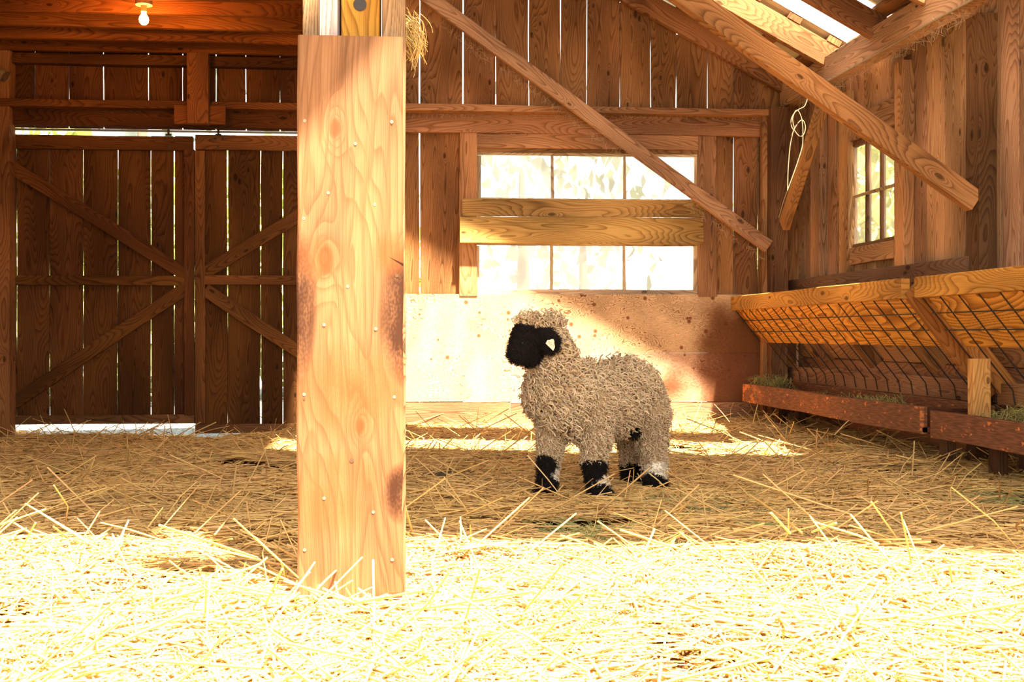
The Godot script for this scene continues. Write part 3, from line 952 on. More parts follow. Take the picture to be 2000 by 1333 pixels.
# ---------------------------------------------------------------- hay racks
func hay_rack(z0: float, z1: float, label: String, wires: int, first: bool) -> void:
	var xt := 2.36
	var orange := Color(0.80, 0.43, 0.10)
	var rk := thing("hay_rack", label, "hay rack", Vector3(2.6, 0.40, (z0 + z1) / 2), "hay racks along the right wall")
	board(rk, "front_board", Vector3(xt + 0.02, 0.862, z0), Vector3(xt + 0.02, 0.862, z1), Vector3(-1, 0, 0), 0.092, 0.04, orange, null, 0.001)
	var top := Vector3(xt + 0.025, 0.815, 0)
	var low := Vector3(2.715, 0.405, 0)
	var along := (low - top).normalized()
	var out := Vector3(along.y, -along.x, 0).normalized()
	if out.x > 0:
		out = -out
	# sloping plywood behind the wires
	var off := -out * 0.022
	var pa := top + off + along * 0.005
	var pb := top + off + along * 0.29
	var mid := (pa + pb) / 2
	board(rk, "hay_panel", Vector3(mid.x, mid.y, z0 + 0.02), Vector3(mid.x, mid.y, z1 - 0.02), out, 0.285, 0.014, Color(0.86, 0.46, 0.10), M.rack_ply, 0.0)
	# bent wires
	for i in wires:
		var z := lerpf(z0 + 0.03, z1 - 0.05, float(i) / (wires - 1))
		var s := Shape.new()
		var jog := rng.randf_range(-0.008, 0.008)
		s.tube(PackedVector3Array([Vector3(top.x - 0.004, top.y, z), Vector3(low.x - 0.03, low.y + 0.035, z + jog), Vector3(low.x - 0.008, low.y + 0.008, z + jog), Vector3(low.x + 0.003, low.y - 0.055, z + jog)]), [0.0032], 5)
		put(s.done(), "wire", M.wire, rk)
	for k in 2:
		var q := top + along * (0.085 + k * 0.095) + out * 0.004
		var s := Shape.new()
		s.tube(PackedVector3Array([Vector3(q.x, q.y, z0 + 0.01), Vector3(q.x, q.y, z1 - 0.01)]), [0.003], 5)
		put(s.done(), "cross_wire", M.wire, rk)
	# pointed brackets under the panel, side frame, back rail
	for k in [0.30, 0.58, 0.86]:
		var z := lerpf(z0, z1, k)
		var a := top + along * 0.22 - out * 0.06
		var b := top + along * 0.46 - out * 0.06
		board(rk, "bracket", Vector3(a.x, a.y, z), Vector3(b.x, b.y, z), Vector3(0, 0, 1), 0.085, 0.04, Color(0.38, 0.18, 0.07))
	var ea := top + along * 0.0 - out * 0.03
	var eb := top + along * 0.62 - out * 0.03
	board(rk, "end_frame", Vector3(ea.x, ea.y + 0.03, z1 - 0.01), Vector3(eb.x, eb.y + 0.03, z1 - 0.01), Vector3(0, 0, 1), 0.088, 0.035, Color(0.50, 0.22, 0.06))
	board(rk, "end_frame", Vector3(ea.x, ea.y + 0.03, z0 + 0.02), Vector3(eb.x, eb.y + 0.03, z0 + 0.02), Vector3(0, 0, 1), 0.088, 0.035, Color(0.50, 0.22, 0.06))
	board(rk, "back_rail", Vector3(2.755, 0.39, z0 + 0.01), Vector3(2.755, 0.39, z1 - 0.01), Vector3(-1, 0, 0), 0.10, 0.04, Color(0.34, 0.18, 0.09))
	if first:
		var pz: float = on_x(1912, 760, 2.55).z
		board(rk, "leg", Vector3(2.55, 0.26, pz), Vector3(2.55, 0.55, pz), Vector3(0, 0, 1), 0.078, 0.05, Color(0.62, 0.36, 0.12))
		board(rk, "leg", Vector3(2.62, 0.22, z0 + 0.05), Vector3(2.62, 0.60, z0 + 0.05), Vector3(0, 0, 1), 0.06, 0.05, Color(0.50, 0.26, 0.10))

func hay_racks() -> void:
	var z0: float = on_x(1428, 590, 2.36).z
	var z1: float = on_x(1760, 570, 2.36).z
	var z2: float = on_x(1786, 570, 2.36).z
	hay_rack(z0, z1, "orange wire-fronted hay rack reaching into the back corner", 18, true)
	hay_rack(z2, z2 + 2.2, "orange wire-fronted hay rack beside the thick dark post", 15, false)

func trough(z0: float, z1: float, label: String, y1: float) -> void:
	var x0 := 2.37
	var t := thing("feed_trough", label, "trough", Vector3(2.53, 0.0, (z0 + z1) / 2), "feed troughs under the hay racks")
	var tint := Color(0.78, 0.50, 0.32)
	board(t, "front_board", Vector3(x0 + 0.02, y1 - 0.058, z0), Vector3(x0 + 0.02, y1 - 0.058, z1), Vector3(-1, 0, 0), 0.118, 0.035, tint, M.worn, 0.002, Vector2(0.3, 0.0 if y1 > 0.33 else 0.9))
	board(t, "back_board", Vector3(2.70, y1 - 0.05, z0), Vector3(2.70, y1 - 0.05, z1), Vector3(-1, 0, 0), 0.12, 0.03, tint, M.worn)
	board(t, "bottom_board", Vector3(2.535, y1 - 0.10, z0), Vector3(2.535, y1 - 0.10, z1), Vector3(0, 1, 0), 0.30, 0.022, Color(0.6, 0.4, 0.28), M.worn)
	for z in [z0 + 0.016, z1 - 0.016]:
		board(t, "end_board", Vector3(x0 + 0.04, y1 - 0.062, z), Vector3(2.69, y1 - 0.062, z), Vector3(0, 0, 1), 0.11, 0.03, Color(0.30, 0.18, 0.12), M.worn)
	for z in [z0 + 0.25, z1 - 0.06]:
		for x in [x0 + 0.16, 2.66]:
			board(t, "leg", Vector3(x, -0.03, z), Vector3(x, y1 - 0.11, z), Vector3(-1, 0, 0), 0.07, 0.045, Color(0.14, 0.08, 0.045))

func troughs() -> void:
	var z0: float = on_x(1450, 765, 2.37).z
	var z1: float = on_x(1796, 820, 2.37).z
	var z2: float = on_x(1816, 830, 2.37).z
	trough(z0, z1, "long brown feed trough, orange and worn at its far end", 0.332)
	trough(z2, z2 + 2.2, "brown feed trough filled with green hay beside the thick post", 0.322)
	# hay left in the troughs
	var blade := straw_mesh(3, 0.35)
	var spots := [[2.50, z0 + 0.16, 0.30, 0.09, 420, "tuft of green hay in the worn end of the long trough"], [2.56, z0 + 0.62, 0.34, 0.012, 160, "thin scatter of hay along the long trough"], [2.54, z0 + 1.02, 0.3, 0.010, 140, "thin scatter of hay along the long trough"],
		[2.52, z0 + 1.62, 0.42, 0.04, 420, "low heap of green hay near the leg end of the long trough"], [2.54, z2 + 0.75, 1.3, 0.085, 1500, "long bed of green hay in the trough beside the thick post"]]
	for s in spots:
		var o := thing("hay_heap", s[5], "hay", Vector3(s[0], 0.24, s[1]), "hay in the troughs", "stuff")
		var where := []
		var cols := PackedColorArray()
		for i in s[4]:
			var u := rng.randfn(0.0, 0.42)
			var q := clampf(1.0 - u * u, 0.0, 1.0)
			var pos := Vector3(rng.randf_range(-0.12, 0.12), 0.035 + rng.randf() * s[3] * 1.2 * q, clampf(u, -1.0, 1.0) * s[2] * 0.5)
			var b := Basis(Vector3.UP, rng.randf() * TAU) * Basis(Vector3(0, 0, 1), rng.randf_range(-0.2, 0.9))
			where.append(Transform3D(b.scaled_local(Vector3(rng.randf_range(0.05, 0.12), 0.0016, 0.0016)), pos))
			cols.append(vary(Color(0.30, 0.30, 0.10).lerp(Color(0.42, 0.36, 0.13), rng.randf()), 0.25))
		copies(blade, "hay_stems", M.hay, o, where, cols)

# ---------------------------------------------------------------- straw
# One stalk, 1 long on x and 1 thick: kind 0 straight, 1 bowed, 2 kinked, 3 flat leaf.
func straw_mesh(kind: int, bow := 0.0) -> ArrayMesh:
	var s := Shape.new()
	var path := PackedVector3Array()
	var n := 2 if kind == 0 else (3 if kind == 2 else 4)
	# bow is in stalk thicknesses, since y is scaled by the thickness
	for i in n + 1:
		var t := float(i) / n
		var y := 0.0
		var z := 0.0
		if kind == 1 or kind == 3:
			y = sin(t * PI) * 4.0
			z = sin(t * PI) * 9.0 * (1.0 if kind == 1 else 0.6) + bow
		if kind == 2:
			z = 7.0 if i == 1 else 0.0
			y = 2.5 if i == 1 else 0.0
		path.append(Vector3(t - 0.5, y, z))
	for i in path.size() - 1:
		var a := path[i]
		var b := path[i + 1]
		var sides := [Vector3(0, 1, 0), Vector3(0, 0.0, 1), Vector3(0, -1, 0), Vector3(0, 0, -1)]
		if kind == 3:
			sides = [Vector3(0, 0.25, 0), Vector3(0, 0, 1.3), Vector3(0, -0.25, 0), Vector3(0, 0, -1.3)]
		for k in 4:
			var p: Vector3 = sides[k]
			var q: Vector3 = sides[(k + 1) % 4]
			s.smooth_tri(a + p, a + q, b + q, p.normalized(), q.normalized(), q.normalized())
			s.smooth_tri(a + p, b + q, b + p, p.normalized(), q.normalized(), p.normalized())
	return s.done()

func straw() -> void:
	rng.seed = 77
	var bed := thing("straw_bedding", "deep golden straw bedding spread over the whole barn floor", "straw", Vector3.ZERO, "", "stuff")
	var straw_color := Color(0.72, 0.475, 0.185)
	# clumps of stalks: loose ones for the near floor, finer ones for the far floor
	var families := [[], []]
	for f in 2:
		for n in 7:
			var s := Shape.new()
			for i in (170 if f == 0 else 240):
				var r := sqrt(rng.randf()) * 0.24
				var th := rng.randf() * TAU
				var len := clampf(rng.randfn(0.20, 0.09), 0.05, 0.44) if f == 0 else clampf(rng.randfn(0.15, 0.07), 0.04, 0.34)
				var rad := rng.randf_range(0.0014, 0.0034) if f == 0 else rng.randf_range(0.0014, 0.0032)
				var pitch := rng.randfn(0.0, 0.07)
				var yaw := rng.randf() * TAU
				var mid := Vector3(cos(th) * r, rng.randf() * 0.026, sin(th) * r)
				if rng.randf() < 0.010:
					pitch = rng.randf_range(0.25, 0.8)
					mid.y += len * 0.3
				var dir := Vector3(cos(yaw) * cos(pitch), sin(pitch), sin(yaw) * cos(pitch))
				var side := Vector3(-sin(yaw), 0, cos(yaw))
				s.tint = vary(straw_color, 0.27)
				var path := PackedVector3Array([mid - dir * len * 0.5, mid + dir * len * 0.5])
				if rng.randf() < 0.5:
					path.insert(1, mid + side * len * rng.randfn(0.0, 0.05) + Vector3(0, len * 0.02, 0) + dir * len * rng.randf_range(-0.2, 0.2))
				s.tube(path, [rad, rad * 0.95, rad * 0.8], 4 if f == 1 else 5, f == 0)
			families[f].append(s.done())
	var zones := [[-3.3, -1.3, -1.7, 2.0, 0, 28.0], [-1.3, 1.0, -1.8, 1.8, 0, 7.0], [-7.33, -3.3, -2.5, 2.75, 1, 19.0]]
	var where := {}
	var cols := {}
	for zn in zones:
		var count := int((zn[1] - zn[0]) * (zn[3] - zn[2]) * zn[5])
		for i in count:
			var x := rng.randf_range(zn[2], zn[3])
			var z := rng.randf_range(zn[0], zn[1])
			var key := Vector2i(zn[4], rng.randi() % 7)
			if not where.has(key):
				where[key] = []
				cols[key] = PackedColorArray()
			var e := 0.12
			var nrm := Vector3(straw_height(x - e, z) - straw_height(x + e, z), 2.0 * e, straw_height(x, z - e) - straw_height(x, z + e)).normalized()
			var ax := nrm.cross(Vector3(0, 0, 1)).normalized()
			var b := Basis(ax, nrm, ax.cross(nrm)) * Basis(Vector3.UP, rng.randf() * TAU)
			where[key].append(Transform3D(b.scaled_local(Vector3.ONE * rng.randf_range(0.85, 1.15)), Vector3(x, straw_height(x, z) - 0.006 + rng.randf() * 0.008, z)))
			var k := rng.randf_range(0.82, 1.0)
			cols[key].append(Color(k, k * rng.randf_range(0.95, 1.0), k * rng.randf_range(0.88, 1.0)))
	for key in where:
		copies(families[key.x][key.y], "stalks", M.straw, bed, where[key], cols[key])
	# green hay scattered in the straw
	var spots := [[1160, 1060, 0.22, 0.10, 1300, "patch of green hay in the straw before the lamb"], [1345, 985, 0.30, 0.10, 1300, "patch of green hay in the straw beside the lamb's hind feet"], [880, 930, 0.10, 0.05, 260, "small dark tuft of hay in the straw near the post"],
		[1560, 1040, 0.3, 0.08, 600, "thin streak of green hay in the straw before the trough"], [1450, 830, 0.16, 0.12, 520, "tuft of green hay at the foot of the worn trough end"], [1910, 985, 0.22, 0.07, 420, "faint green hay in the straw below the near trough"]]
	var blade := straw_mesh(1)
	for s in spots:
		var r := ray(s[0], s[1])
		var c: Vector3 = EYE + r * ((EYE.y - 0.01) / -r.y)
		var o := thing("hay_patch", s[5], "hay", Vector3(c.x, straw_height(c.x, c.z), c.z), "green hay in the straw", "stuff")
		var w := []
		var cc := PackedColorArray()
		for i in s[4]:
			var p := Vector3(rng.randfn(0, s[2] * 0.55), rng.randf_range(0.004, 0.026), rng.randfn(0, s[3] * 1.4))
			p.y += straw_height(c.x + p.x, c.z + p.z) - straw_height(c.x, c.z)
			var tilt := rng.randfn(0.0, 0.25) if s[0] != 1450 else rng.randf_range(0.1, 1.1)
			var b := Basis(Vector3.UP, rng.randf() * TAU) * Basis(Vector3(0, 0, 1), tilt)
			w.append(Transform3D(b.scaled_local(Vector3(rng.randf_range(0.03, 0.09), 0.0009, 0.0009)), p))
			cc.append(vary(Color(0.30, 0.36, 0.13).lerp(Color(0.50, 0.46, 0.18), rng.randf()), 0.25) if s[0] != 880 else vary(Color(0.12, 0.11, 0.06), 0.3))
		copies(blade, "hay_stems", M.hay, o, w, cc)
	# stalks that stand out singly: base pixel, tip pixel, depth
	var single := [[545, 1185, 606, 1118, 2.55], [470, 1150, 400, 1080, 2.75], [500, 1140, 385, 1075, 2.8], [462, 1170, 480, 1100, 2.7], [475, 1175, 525, 1137, 2.62], [130, 1110, 195, 1000, 3.0], [270, 1060, 318, 992, 3.4],
		[630, 1150, 720, 1195, 2.52], [660, 1185, 726, 1148, 2.50], [655, 1137, 664, 1190, 2.50], [610, 1165, 660, 1200, 2.49], [700, 1150, 740, 1190, 2.50], [690, 1180, 676, 1150, 2.50], [720, 1160, 690, 1195, 2.48], [612, 1185, 605, 1148, 2.52], [575, 1190, 580, 1135, 2.56],
		[330, 1095, 410, 1165, 2.9], [1030, 890, 1108, 985, 4.28], [1075, 980, 1100, 948, 4.30], [1090, 985, 1093, 955, 4.30], [1245, 925, 1258, 950, 4.70], [1268, 925, 1305, 958, 4.50], [1195, 962, 1150, 975, 4.32], [1548, 880, 1550, 925, 5.1], [960, 838, 930, 800, 7.1], [930, 840, 935, 795, 7.1], [1385, 835, 1360, 780, 7.0], [1470, 830, 1480, 790, 6.9], [1425, 825, 1395, 790, 7.0], [1630, 850, 1665, 815, 5.6]]
	for q in single:
		var a := at_depth(q[0], q[1], q[4])
		var b := at_depth(q[2], q[3], q[4] - 0.03)
		var s := Shape.new()
		s.tint = vary(Color(0.80, 0.58, 0.26), 0.12)
		var m := (a + b) / 2 + Vector3(0, 0.004, 0)
		s.tube(PackedVector3Array([a - m, Vector3.ZERO, b - m]), [0.0026, 0.0024, 0.0016], 6)
		var o := put(s.done(), "straw_stalk", M.straw, self, Transform3D(Basis(), m))
		tag(o, "single golden straw stalk sticking out of the straw bedding", "straw stalk", "straw stalks that stick out")

# ---------------------------------------------------------------- the lamb
const CREAM := Color(0.67, 0.52, 0.34)
const BLACK := Color(0.014, 0.010, 0.009)
const WHITE_SOCK := Color(0.80, 0.72, 0.58)

func lamb_bones() -> Array:      # [px, py, depth, radius] twice, colour
	return [
		# trunk
		[[1222, 772, 4.72, 0.134], [1108, 778, 4.50, 0.130], CREAM], [[1236, 785, 4.74, 0.120], [1220, 765, 4.70, 0.132], CREAM], [[1102, 785, 4.45, 0.122], [1082, 768, 4.44, 0.102], CREAM],
		[[1200, 790, 4.62, 0.108], [1120, 792, 4.47, 0.108], CREAM],
		# neck
		[[1092, 752, 4.46, 0.110], [1076, 690, 4.44, 0.072], CREAM], [[1076, 690, 4.44, 0.074], [1066, 652, 4.43, 0.060], CREAM],
		# skull and top wool
		[[1030, 641, 4.36, 0.036], [1072, 647, 4.43, 0.050], CREAM],
		[[1052, 662, 4.40, 0.052], [1028, 660, 4.355, 0.052], BLACK], [[1028, 658, 4.355, 0.050], [1016, 690, 4.32, 0.040], BLACK], [[1012, 680, 4.315, 0.036], [1006, 692, 4.31, 0.027], BLACK], [[1040, 682, 4.38, 0.046], [1034, 698, 4.35, 0.036], BLACK],
		# ear, a flat hanging lobe of three fingers
		[[1066, 654, 4.335, 0.013], [1068, 682, 4.315, 0.013], BLACK], [[1066, 654, 4.335, 0.013], [1078, 684, 4.312, 0.014], BLACK], [[1068, 652, 4.335, 0.013], [1086, 678, 4.322, 0.013], BLACK], [[1070, 652, 4.34, 0.012], [1087, 664, 4.33, 0.013], BLACK],
		# right fore leg
		[[1080, 812, 4.46, 0.072], [1076, 862, 4.44, 0.044], CREAM], [[1076, 862, 4.44, 0.044], [1072, 898, 4.43, 0.034], CREAM], [[1069, 902, 4.42, 0.031], [1068, 916, 4.415, 0.029], BLACK], [[1074, 922, 4.43, 0.028], [1072, 934, 4.42, 0.028], WHITE_SOCK], [[1068, 942, 4.415, 0.032], [1066, 966, 4.40, 0.036], BLACK], [[1064, 969, 4.39, 0.027], [1051, 972, 4.37, 0.021], BLACK],
		# left fore leg
		[[1158, 800, 4.44, 0.092], [1164, 858, 4.42, 0.052], CREAM], [[1164, 858, 4.42, 0.052], [1161, 898, 4.41, 0.040], CREAM], [[1161, 908, 4.405, 0.038], [1162, 926, 4.405, 0.035], BLACK], [[1167, 936, 4.41, 0.031], [1170, 948, 4.41, 0.033], WHITE_SOCK], [[1168, 958, 4.40, 0.034], [1178, 965, 4.38, 0.031], BLACK],
		# right hind leg, behind
		[[1224, 815, 4.74, 0.085], [1234, 862, 4.80, 0.050], CREAM], [[1234, 862, 4.80, 0.046], [1233, 900, 4.82, 0.038], CREAM], [[1236, 914, 4.82, 0.042], [1237, 931, 4.81, 0.045], BLACK],
		# left hind leg
		[[1262, 812, 4.68, 0.100], [1274, 866, 4.68, 0.054], CREAM], [[1274, 866, 4.68, 0.052], [1278, 908, 4.66, 0.041], CREAM], [[1278, 908, 4.66, 0.041], [1282, 930, 4.64, 0.037], WHITE_SOCK], [[1277, 944, 4.62, 0.037], [1286, 953, 4.62, 0.036], BLACK],
		# dark tuft under the belly
		[[1238, 838, 4.60, 0.020], [1238, 850, 4.60, 0.014], BLACK],
	]

# One grid of distances to tapered capsules, joined smoothly, meshed as surface nets.
func skin_mesh(bones: Array, cell: float, k: float) -> Dictionary:
	var lo := Vector3(1e9, 1e9, 1e9)
	var hi := -lo
	for b in bones:
		for e in [[b.a, b.ra], [b.b, b.rb]]:
			var r: Vector3 = Vector3.ONE * (e[1] + 3.0 * cell)
			lo = lo.min(e[0] - r)
			hi = hi.max(e[0] + r)
	var nx := int((hi.x - lo.x) / cell) + 2
	var ny := int((hi.y - lo.y) / cell) + 2
	var nz := int((hi.z - lo.z) / cell) + 2
	var d := PackedFloat32Array()
	d.resize(nx * ny * nz)
	d.fill(1.0)
	var id := PackedInt32Array()
	id.resize(nx * ny * nz)
	var nearest := PackedFloat32Array()
	nearest.resize(nx * ny * nz)
	nearest.fill(1.0)
	for n in bones.size():
		var b: Dictionary = bones[n]
		var a: Vector3 = b.a
		var ab: Vector3 = b.b - b.a
		var len2 := maxf(ab.length_squared(), 1e-8)
		var ra: float = b.ra
		var dr: float = b.rb - b.ra
		var reach := maxf(b.ra, b.rb) + k * 1.2 + 2.0 * cell
		var l: Vector3 = ((a.min(b.b) - Vector3.ONE * reach - lo) / cell).floor().max(Vector3.ZERO)
		var h: Vector3 = ((a.max(b.b) + Vector3.ONE * reach - lo) / cell).ceil()
		for z in range(int(l.z), mini(int(h.z), nz - 1) + 1):
			for y in range(int(l.y), mini(int(h.y), ny - 1) + 1):
				var row := (z * ny + y) * nx
				var p := lo + Vector3(l.x, y, z) * cell - a
				for x in range(int(l.x), mini(int(h.x), nx - 1) + 1):
					var t := clampf(p.dot(ab) / len2, 0.0, 1.0)
					var dist := (p - ab * t).length() - ra - dr * t
					var i := row + x
					if dist < nearest[i]:
						nearest[i] = dist
						id[i] = n
					var was := d[i]
					var m := maxf(k - absf(was - dist), 0.0) / k
					d[i] = minf(was, dist) - m * m * k * 0.25
					p.x += cell
	var vert := {}
	var pos := PackedVector3Array()
	var nor := PackedVector3Array()
	var col := PackedInt32Array()
	var corner := [0, 1, nx, nx + 1, nx * ny, nx * ny + 1, nx * ny + nx, nx * ny + nx + 1]
	var edges := [[0, 1], [2, 3], [4, 5], [6, 7], [0, 2], [1, 3], [4, 6], [5, 7], [0, 4], [1, 5], [2, 6], [3, 7]]
	for z in nz - 1:
		for y in ny - 1:
			for x in nx - 1:
				var i := (z * ny + y) * nx + x
				if absf(d[i]) > cell * 2.0:
					continue
				var inside := 0
				for c in 8:
					if d[i + corner[c]] < 0.0:
						inside += 1
				if inside == 0 or inside == 8:
					continue
				var sum := Vector3.ZERO
				var count := 0
				for e in edges:
					var da := d[i + corner[e[0]]]
					var db := d[i + corner[e[1]]]
					if (da < 0.0) != (db < 0.0):
						var t := da / (da - db)
						var pa := Vector3(e[0] & 1, (e[0] >> 1) & 1, e[0] >> 2)
						var pb := Vector3(e[1] & 1, (e[1] >> 1) & 1, e[1] >> 2)
						sum += pa.lerp(pb, t)
						count += 1
				vert[i] = pos.size()
				pos.append(lo + (Vector3(x, y, z) + sum / count) * cell)
				var g := Vector3(d[i + 1] - d[i] + d[i + corner[7]] - d[i + corner[6]], d[i + corner[2]] - d[i] + d[i + corner[7]] - d[i + corner[5]], d[i + corner[4]] - d[i] + d[i + corner[7]] - d[i + corner[3]])
				nor.append(g.normalized())
				col.append(id[i])
	var tris := PackedInt32Array()
	var steps := [1, nx, nx * ny]
	for z in range(1, nz - 1):
		for y in range(1, ny - 1):
			for x in range(1, nx - 1):
				var i := (z * ny + y) * nx + x
				if absf(d[i]) > cell * 2.0:
					continue
				for ax in 3:
					var j: int = i + steps[ax]
					if (d[i] < 0.0) == (d[j] < 0.0):
						continue
					var u: int = steps[(ax + 1) % 3]
					var w: int = steps[(ax + 2) % 3]
					if not (vert.has(i) and vert.has(i - u) and vert.has(i - w) and vert.has(i - u - w)):
						continue
					var q := [vert[i - u - w], vert[i - w], vert[i], vert[i - u]]
					if d[i] < 0.0:
						tris.append_array([q[0], q[2], q[1], q[0], q[3], q[2]])
					else:
						tris.append_array([q[0], q[1], q[2], q[0], q[2], q[3]])
	return {"pos": pos, "nor": nor, "col": col, "tris": tris}

func curl_mesh(turns: float, wide: float, thick: float, n := 8) -> ArrayMesh:
	var s := Shape.new()
	var path := PackedVector3Array()
	var radii := []
	for i in n + 1:
		var t := float(i) / n
		var r := wide * smoothstep(0.0, 0.35, t)
		path.append(Vector3(cos(t * turns * TAU) * r, t - 0.12, sin(t * turns * TAU) * r))
		radii.append(thick * (1.0 - 0.55 * t * t))
	s.tube(path, radii, 4, false)
	return s.done()

func lamb() -> void:
	rng.seed = 5
	var bones := []
	for b in lamb_bones():
		var p: Array = b[0]
		var q: Array = b[1]
		bones.append({"a": at_depth(p[0], p[1], p[2]), "b": at_depth(q[0], q[1], q[2]), "ra": p[3], "rb": q[3], "c": b[2]})
	var base := at_depth(1170, 955, 4.55)
	base.y = 0.0
	var root := thing("lamb", "woolly cream lamb with a black face and black feet standing in the straw", "lamb", base)
	var head := range(6, 15)
	var k := skin_mesh(bones, 0.0085, 0.028)
	var s := Shape.new()
	var pos: PackedVector3Array = k.pos
	var nor: PackedVector3Array = k.nor
	var st := PackedColorArray()
	for i in pos.size():
		st.append(bones[k.col[i]].c if bones[k.col[i]].c != CREAM else Color(0.36, 0.25, 0.14))
	var mesh := ArrayMesh.new()
	var arr := []
	arr.resize(Mesh.ARRAY_MAX)
	var local := PackedVector3Array()
	for p in pos:
		local.append(p - base)
	arr[Mesh.ARRAY_VERTEX] = local
	arr[Mesh.ARRAY_NORMAL] = nor
	arr[Mesh.ARRAY_COLOR] = st
	arr[Mesh.ARRAY_INDEX] = k.tris
	mesh.add_surface_from_arrays(Mesh.PRIMITIVE_TRIANGLES, arr)
	put(mesh, "body", M.skin, root, Transform3D(Basis(), base))
	# fleece: locks rooted all over the skin
	var lock := [curl_mesh(1.5, 0.20, 0.090, 9), curl_mesh(2.0, 0.18, 0.080, 11), curl_mesh(1.0, 0.24, 0.100, 7)]
	var fuzz := curl_mesh(0.8, 0.18, 0.07, 4)
	var where := [[], [], []]
	var cols := [PackedColorArray(), PackedColorArray(), PackedColorArray()]
	var dark_where := []
	var dark_cols := PackedColorArray()
	var tris: PackedInt32Array = k.tris
	for t in range(0, tris.size(), 3):
		var a := pos[tris[t]]
		var b := pos[tris[t + 1]]
		var c := pos[tris[t + 2]]
		var area := (b - a).cross(c - a).length() * 0.5
		var n := (nor[tris[t]] + nor[tris[t + 1]] + nor[tris[t + 2]]).normalized()
		var bone: int = k.col[tris[t]]
		var color: Color = bones[bone].c
		var dark := color == BLACK
		var want := area * (10500.0 if not dark else 42000.0)
		var count := int(want) + (1 if rng.randf() < want - floorf(want) else 0)
		for i in count:
			var u := sqrt(rng.randf())
			var v := rng.randf()
			var p := a * (1.0 - u) + b * (u * (1.0 - v)) + c * (u * v)
			var rnd := Vector3(rng.randf_range(-1, 1), rng.randf_range(-1, 1), rng.randf_range(-1, 1))
			var down := 0.85
			var size := rng.randf_range(0.040, 0.060)
			var top := bone == 6
			if top:
				down = -0.25
				size = rng.randf_range(0.032, 0.050)
			elif bone >= 15:
				down = 0.8
				size = rng.randf_range(0.022, 0.034)
			if color == WHITE_SOCK:
				size *= 0.8
			if dark:
				size = rng.randf_range(0.012, 0.020) if bone < 15 else rng.randf_range(0.016, 0.027)
				down = 0.5
			var y := (n * 0.75 + Vector3.DOWN * down + rnd * 0.38).normalized()
			var x := y.cross(Vector3(rnd.z, rnd.x, rnd.y) + Vector3(0.01, 0, 0)).normalized()
			var xf := Transform3D(Basis(x, y, x.cross(y)).scaled_local(Vector3(size * 0.9, size, size * 0.9)), p - base - n * 0.002)
			if dark:
				dark_where.append(xf)
				dark_cols.append(vary(color, 0.3))
			else:
				var kind := rng.randi() % 3
				where[kind].append(xf)
				var shade := vary(color, 0.14)
				cols[kind].append(shade.lerp(Color(0.33, 0.21, 0.10), 0.55 * pow(rng.randf(), 2.0)))
	for i in 3:
		copies(lock[i], "fleece", M.wool, root, where[i], cols[i])
	copies(fuzz, "black_fur", M.wool, root, dark_where, dark_cols)
	# eye, nostril, mouth
	var ball := SphereMesh.new()
	ball.radius = 0.0105
	ball.height = 0.021
	ball.radial_segments = 20
	ball.rings = 10
	put(ball, "eye", M.eye, root, Transform3D(Basis(), at_depth(1020, 671, 4.292)))
	put(ball, "eye", M.eye, root, Transform3D(Basis(), at_depth(999, 664, 4.36)))
	var nose := Shape.new()
	nose.tube(PackedVector3Array([at_depth(999, 685, 4.285), at_depth(1002, 683, 4.28), at_depth(1005, 684, 4.282)]), [0.0035, 0.0045, 0.002], 6)
	put(nose.done(), "nostril", M.eye, root)
	var lip := Shape.new()
	lip.tube(curve([at_depth(998, 698, 4.285), at_depth(1008, 700, 4.275), at_depth(1020, 696, 4.28)], 4), [0.0022], 5)
	put(lip.done(), "mouth", M.eye, root)
	# ear tag: a cream plastic shield with a number
	var tag_depth := 4.283
	var outline := [[1069.2, 664.8], [1073.5, 664.6], [1077.5, 662.6], [1081, 663.2], [1082.6, 666], [1082.6, 671], [1083.8, 677.5], [1083.2, 680.5], [1080.6, 685.4], [1077.5, 682.5], [1072, 677.4], [1066.0, 671.2]]
	var center := at_depth(1076, 673, tag_depth)
	var toward := (EYE - center).normalized()
	var face := (toward + Vector3(0.25, 0.1, 0)).normalized()
	var et := Shape.new()
	var front := []
	for p in outline:
		var r := ray(p[0], p[1])
		var hit := EYE + r * ((center - EYE).dot(face) / r.dot(face))
		front.append(hit)
	for i in front.size():
		var a: Vector3 = front[i]
		var b: Vector3 = front[(i + 1) % front.size()]
		et.tri(center, a, b, face)
		et.tri(center - face * 0.002, a - face * 0.002, b - face * 0.002, -face)
		et.quad(a, b, b - face * 0.002, a - face * 0.002, (b - a).cross(face).normalized() * (1.0 if (b - a).cross(face).dot(a - center) > 0.0 else -1.0))
	var tg := put(et.done(), "ear_tag", M.tag, root)
	tg.set_meta("label", "cream plastic ear tag with a number")
	var tm := TextMesh.new()
	tm.text = "0017"
	var font := SystemFont.new()
	font.font_names = PackedStringArray(["Droid Sans"])
	tm.font = font
	tm.font_size = 32
	tm.pixel_size = 0.0004
	tm.depth = 0.0003
	var dir := (at_depth(1081.5, 681, tag_depth) - at_depth(1069, 668.5, tag_depth))
	dir = (dir - face * dir.dot(face)).normalized()
	var upv := face.cross(dir).normalized()
	put(tm, "number", M.ink, tg, Transform3D(Basis(dir, upv, face), center + face * 0.0004 + dir * -0.0005))

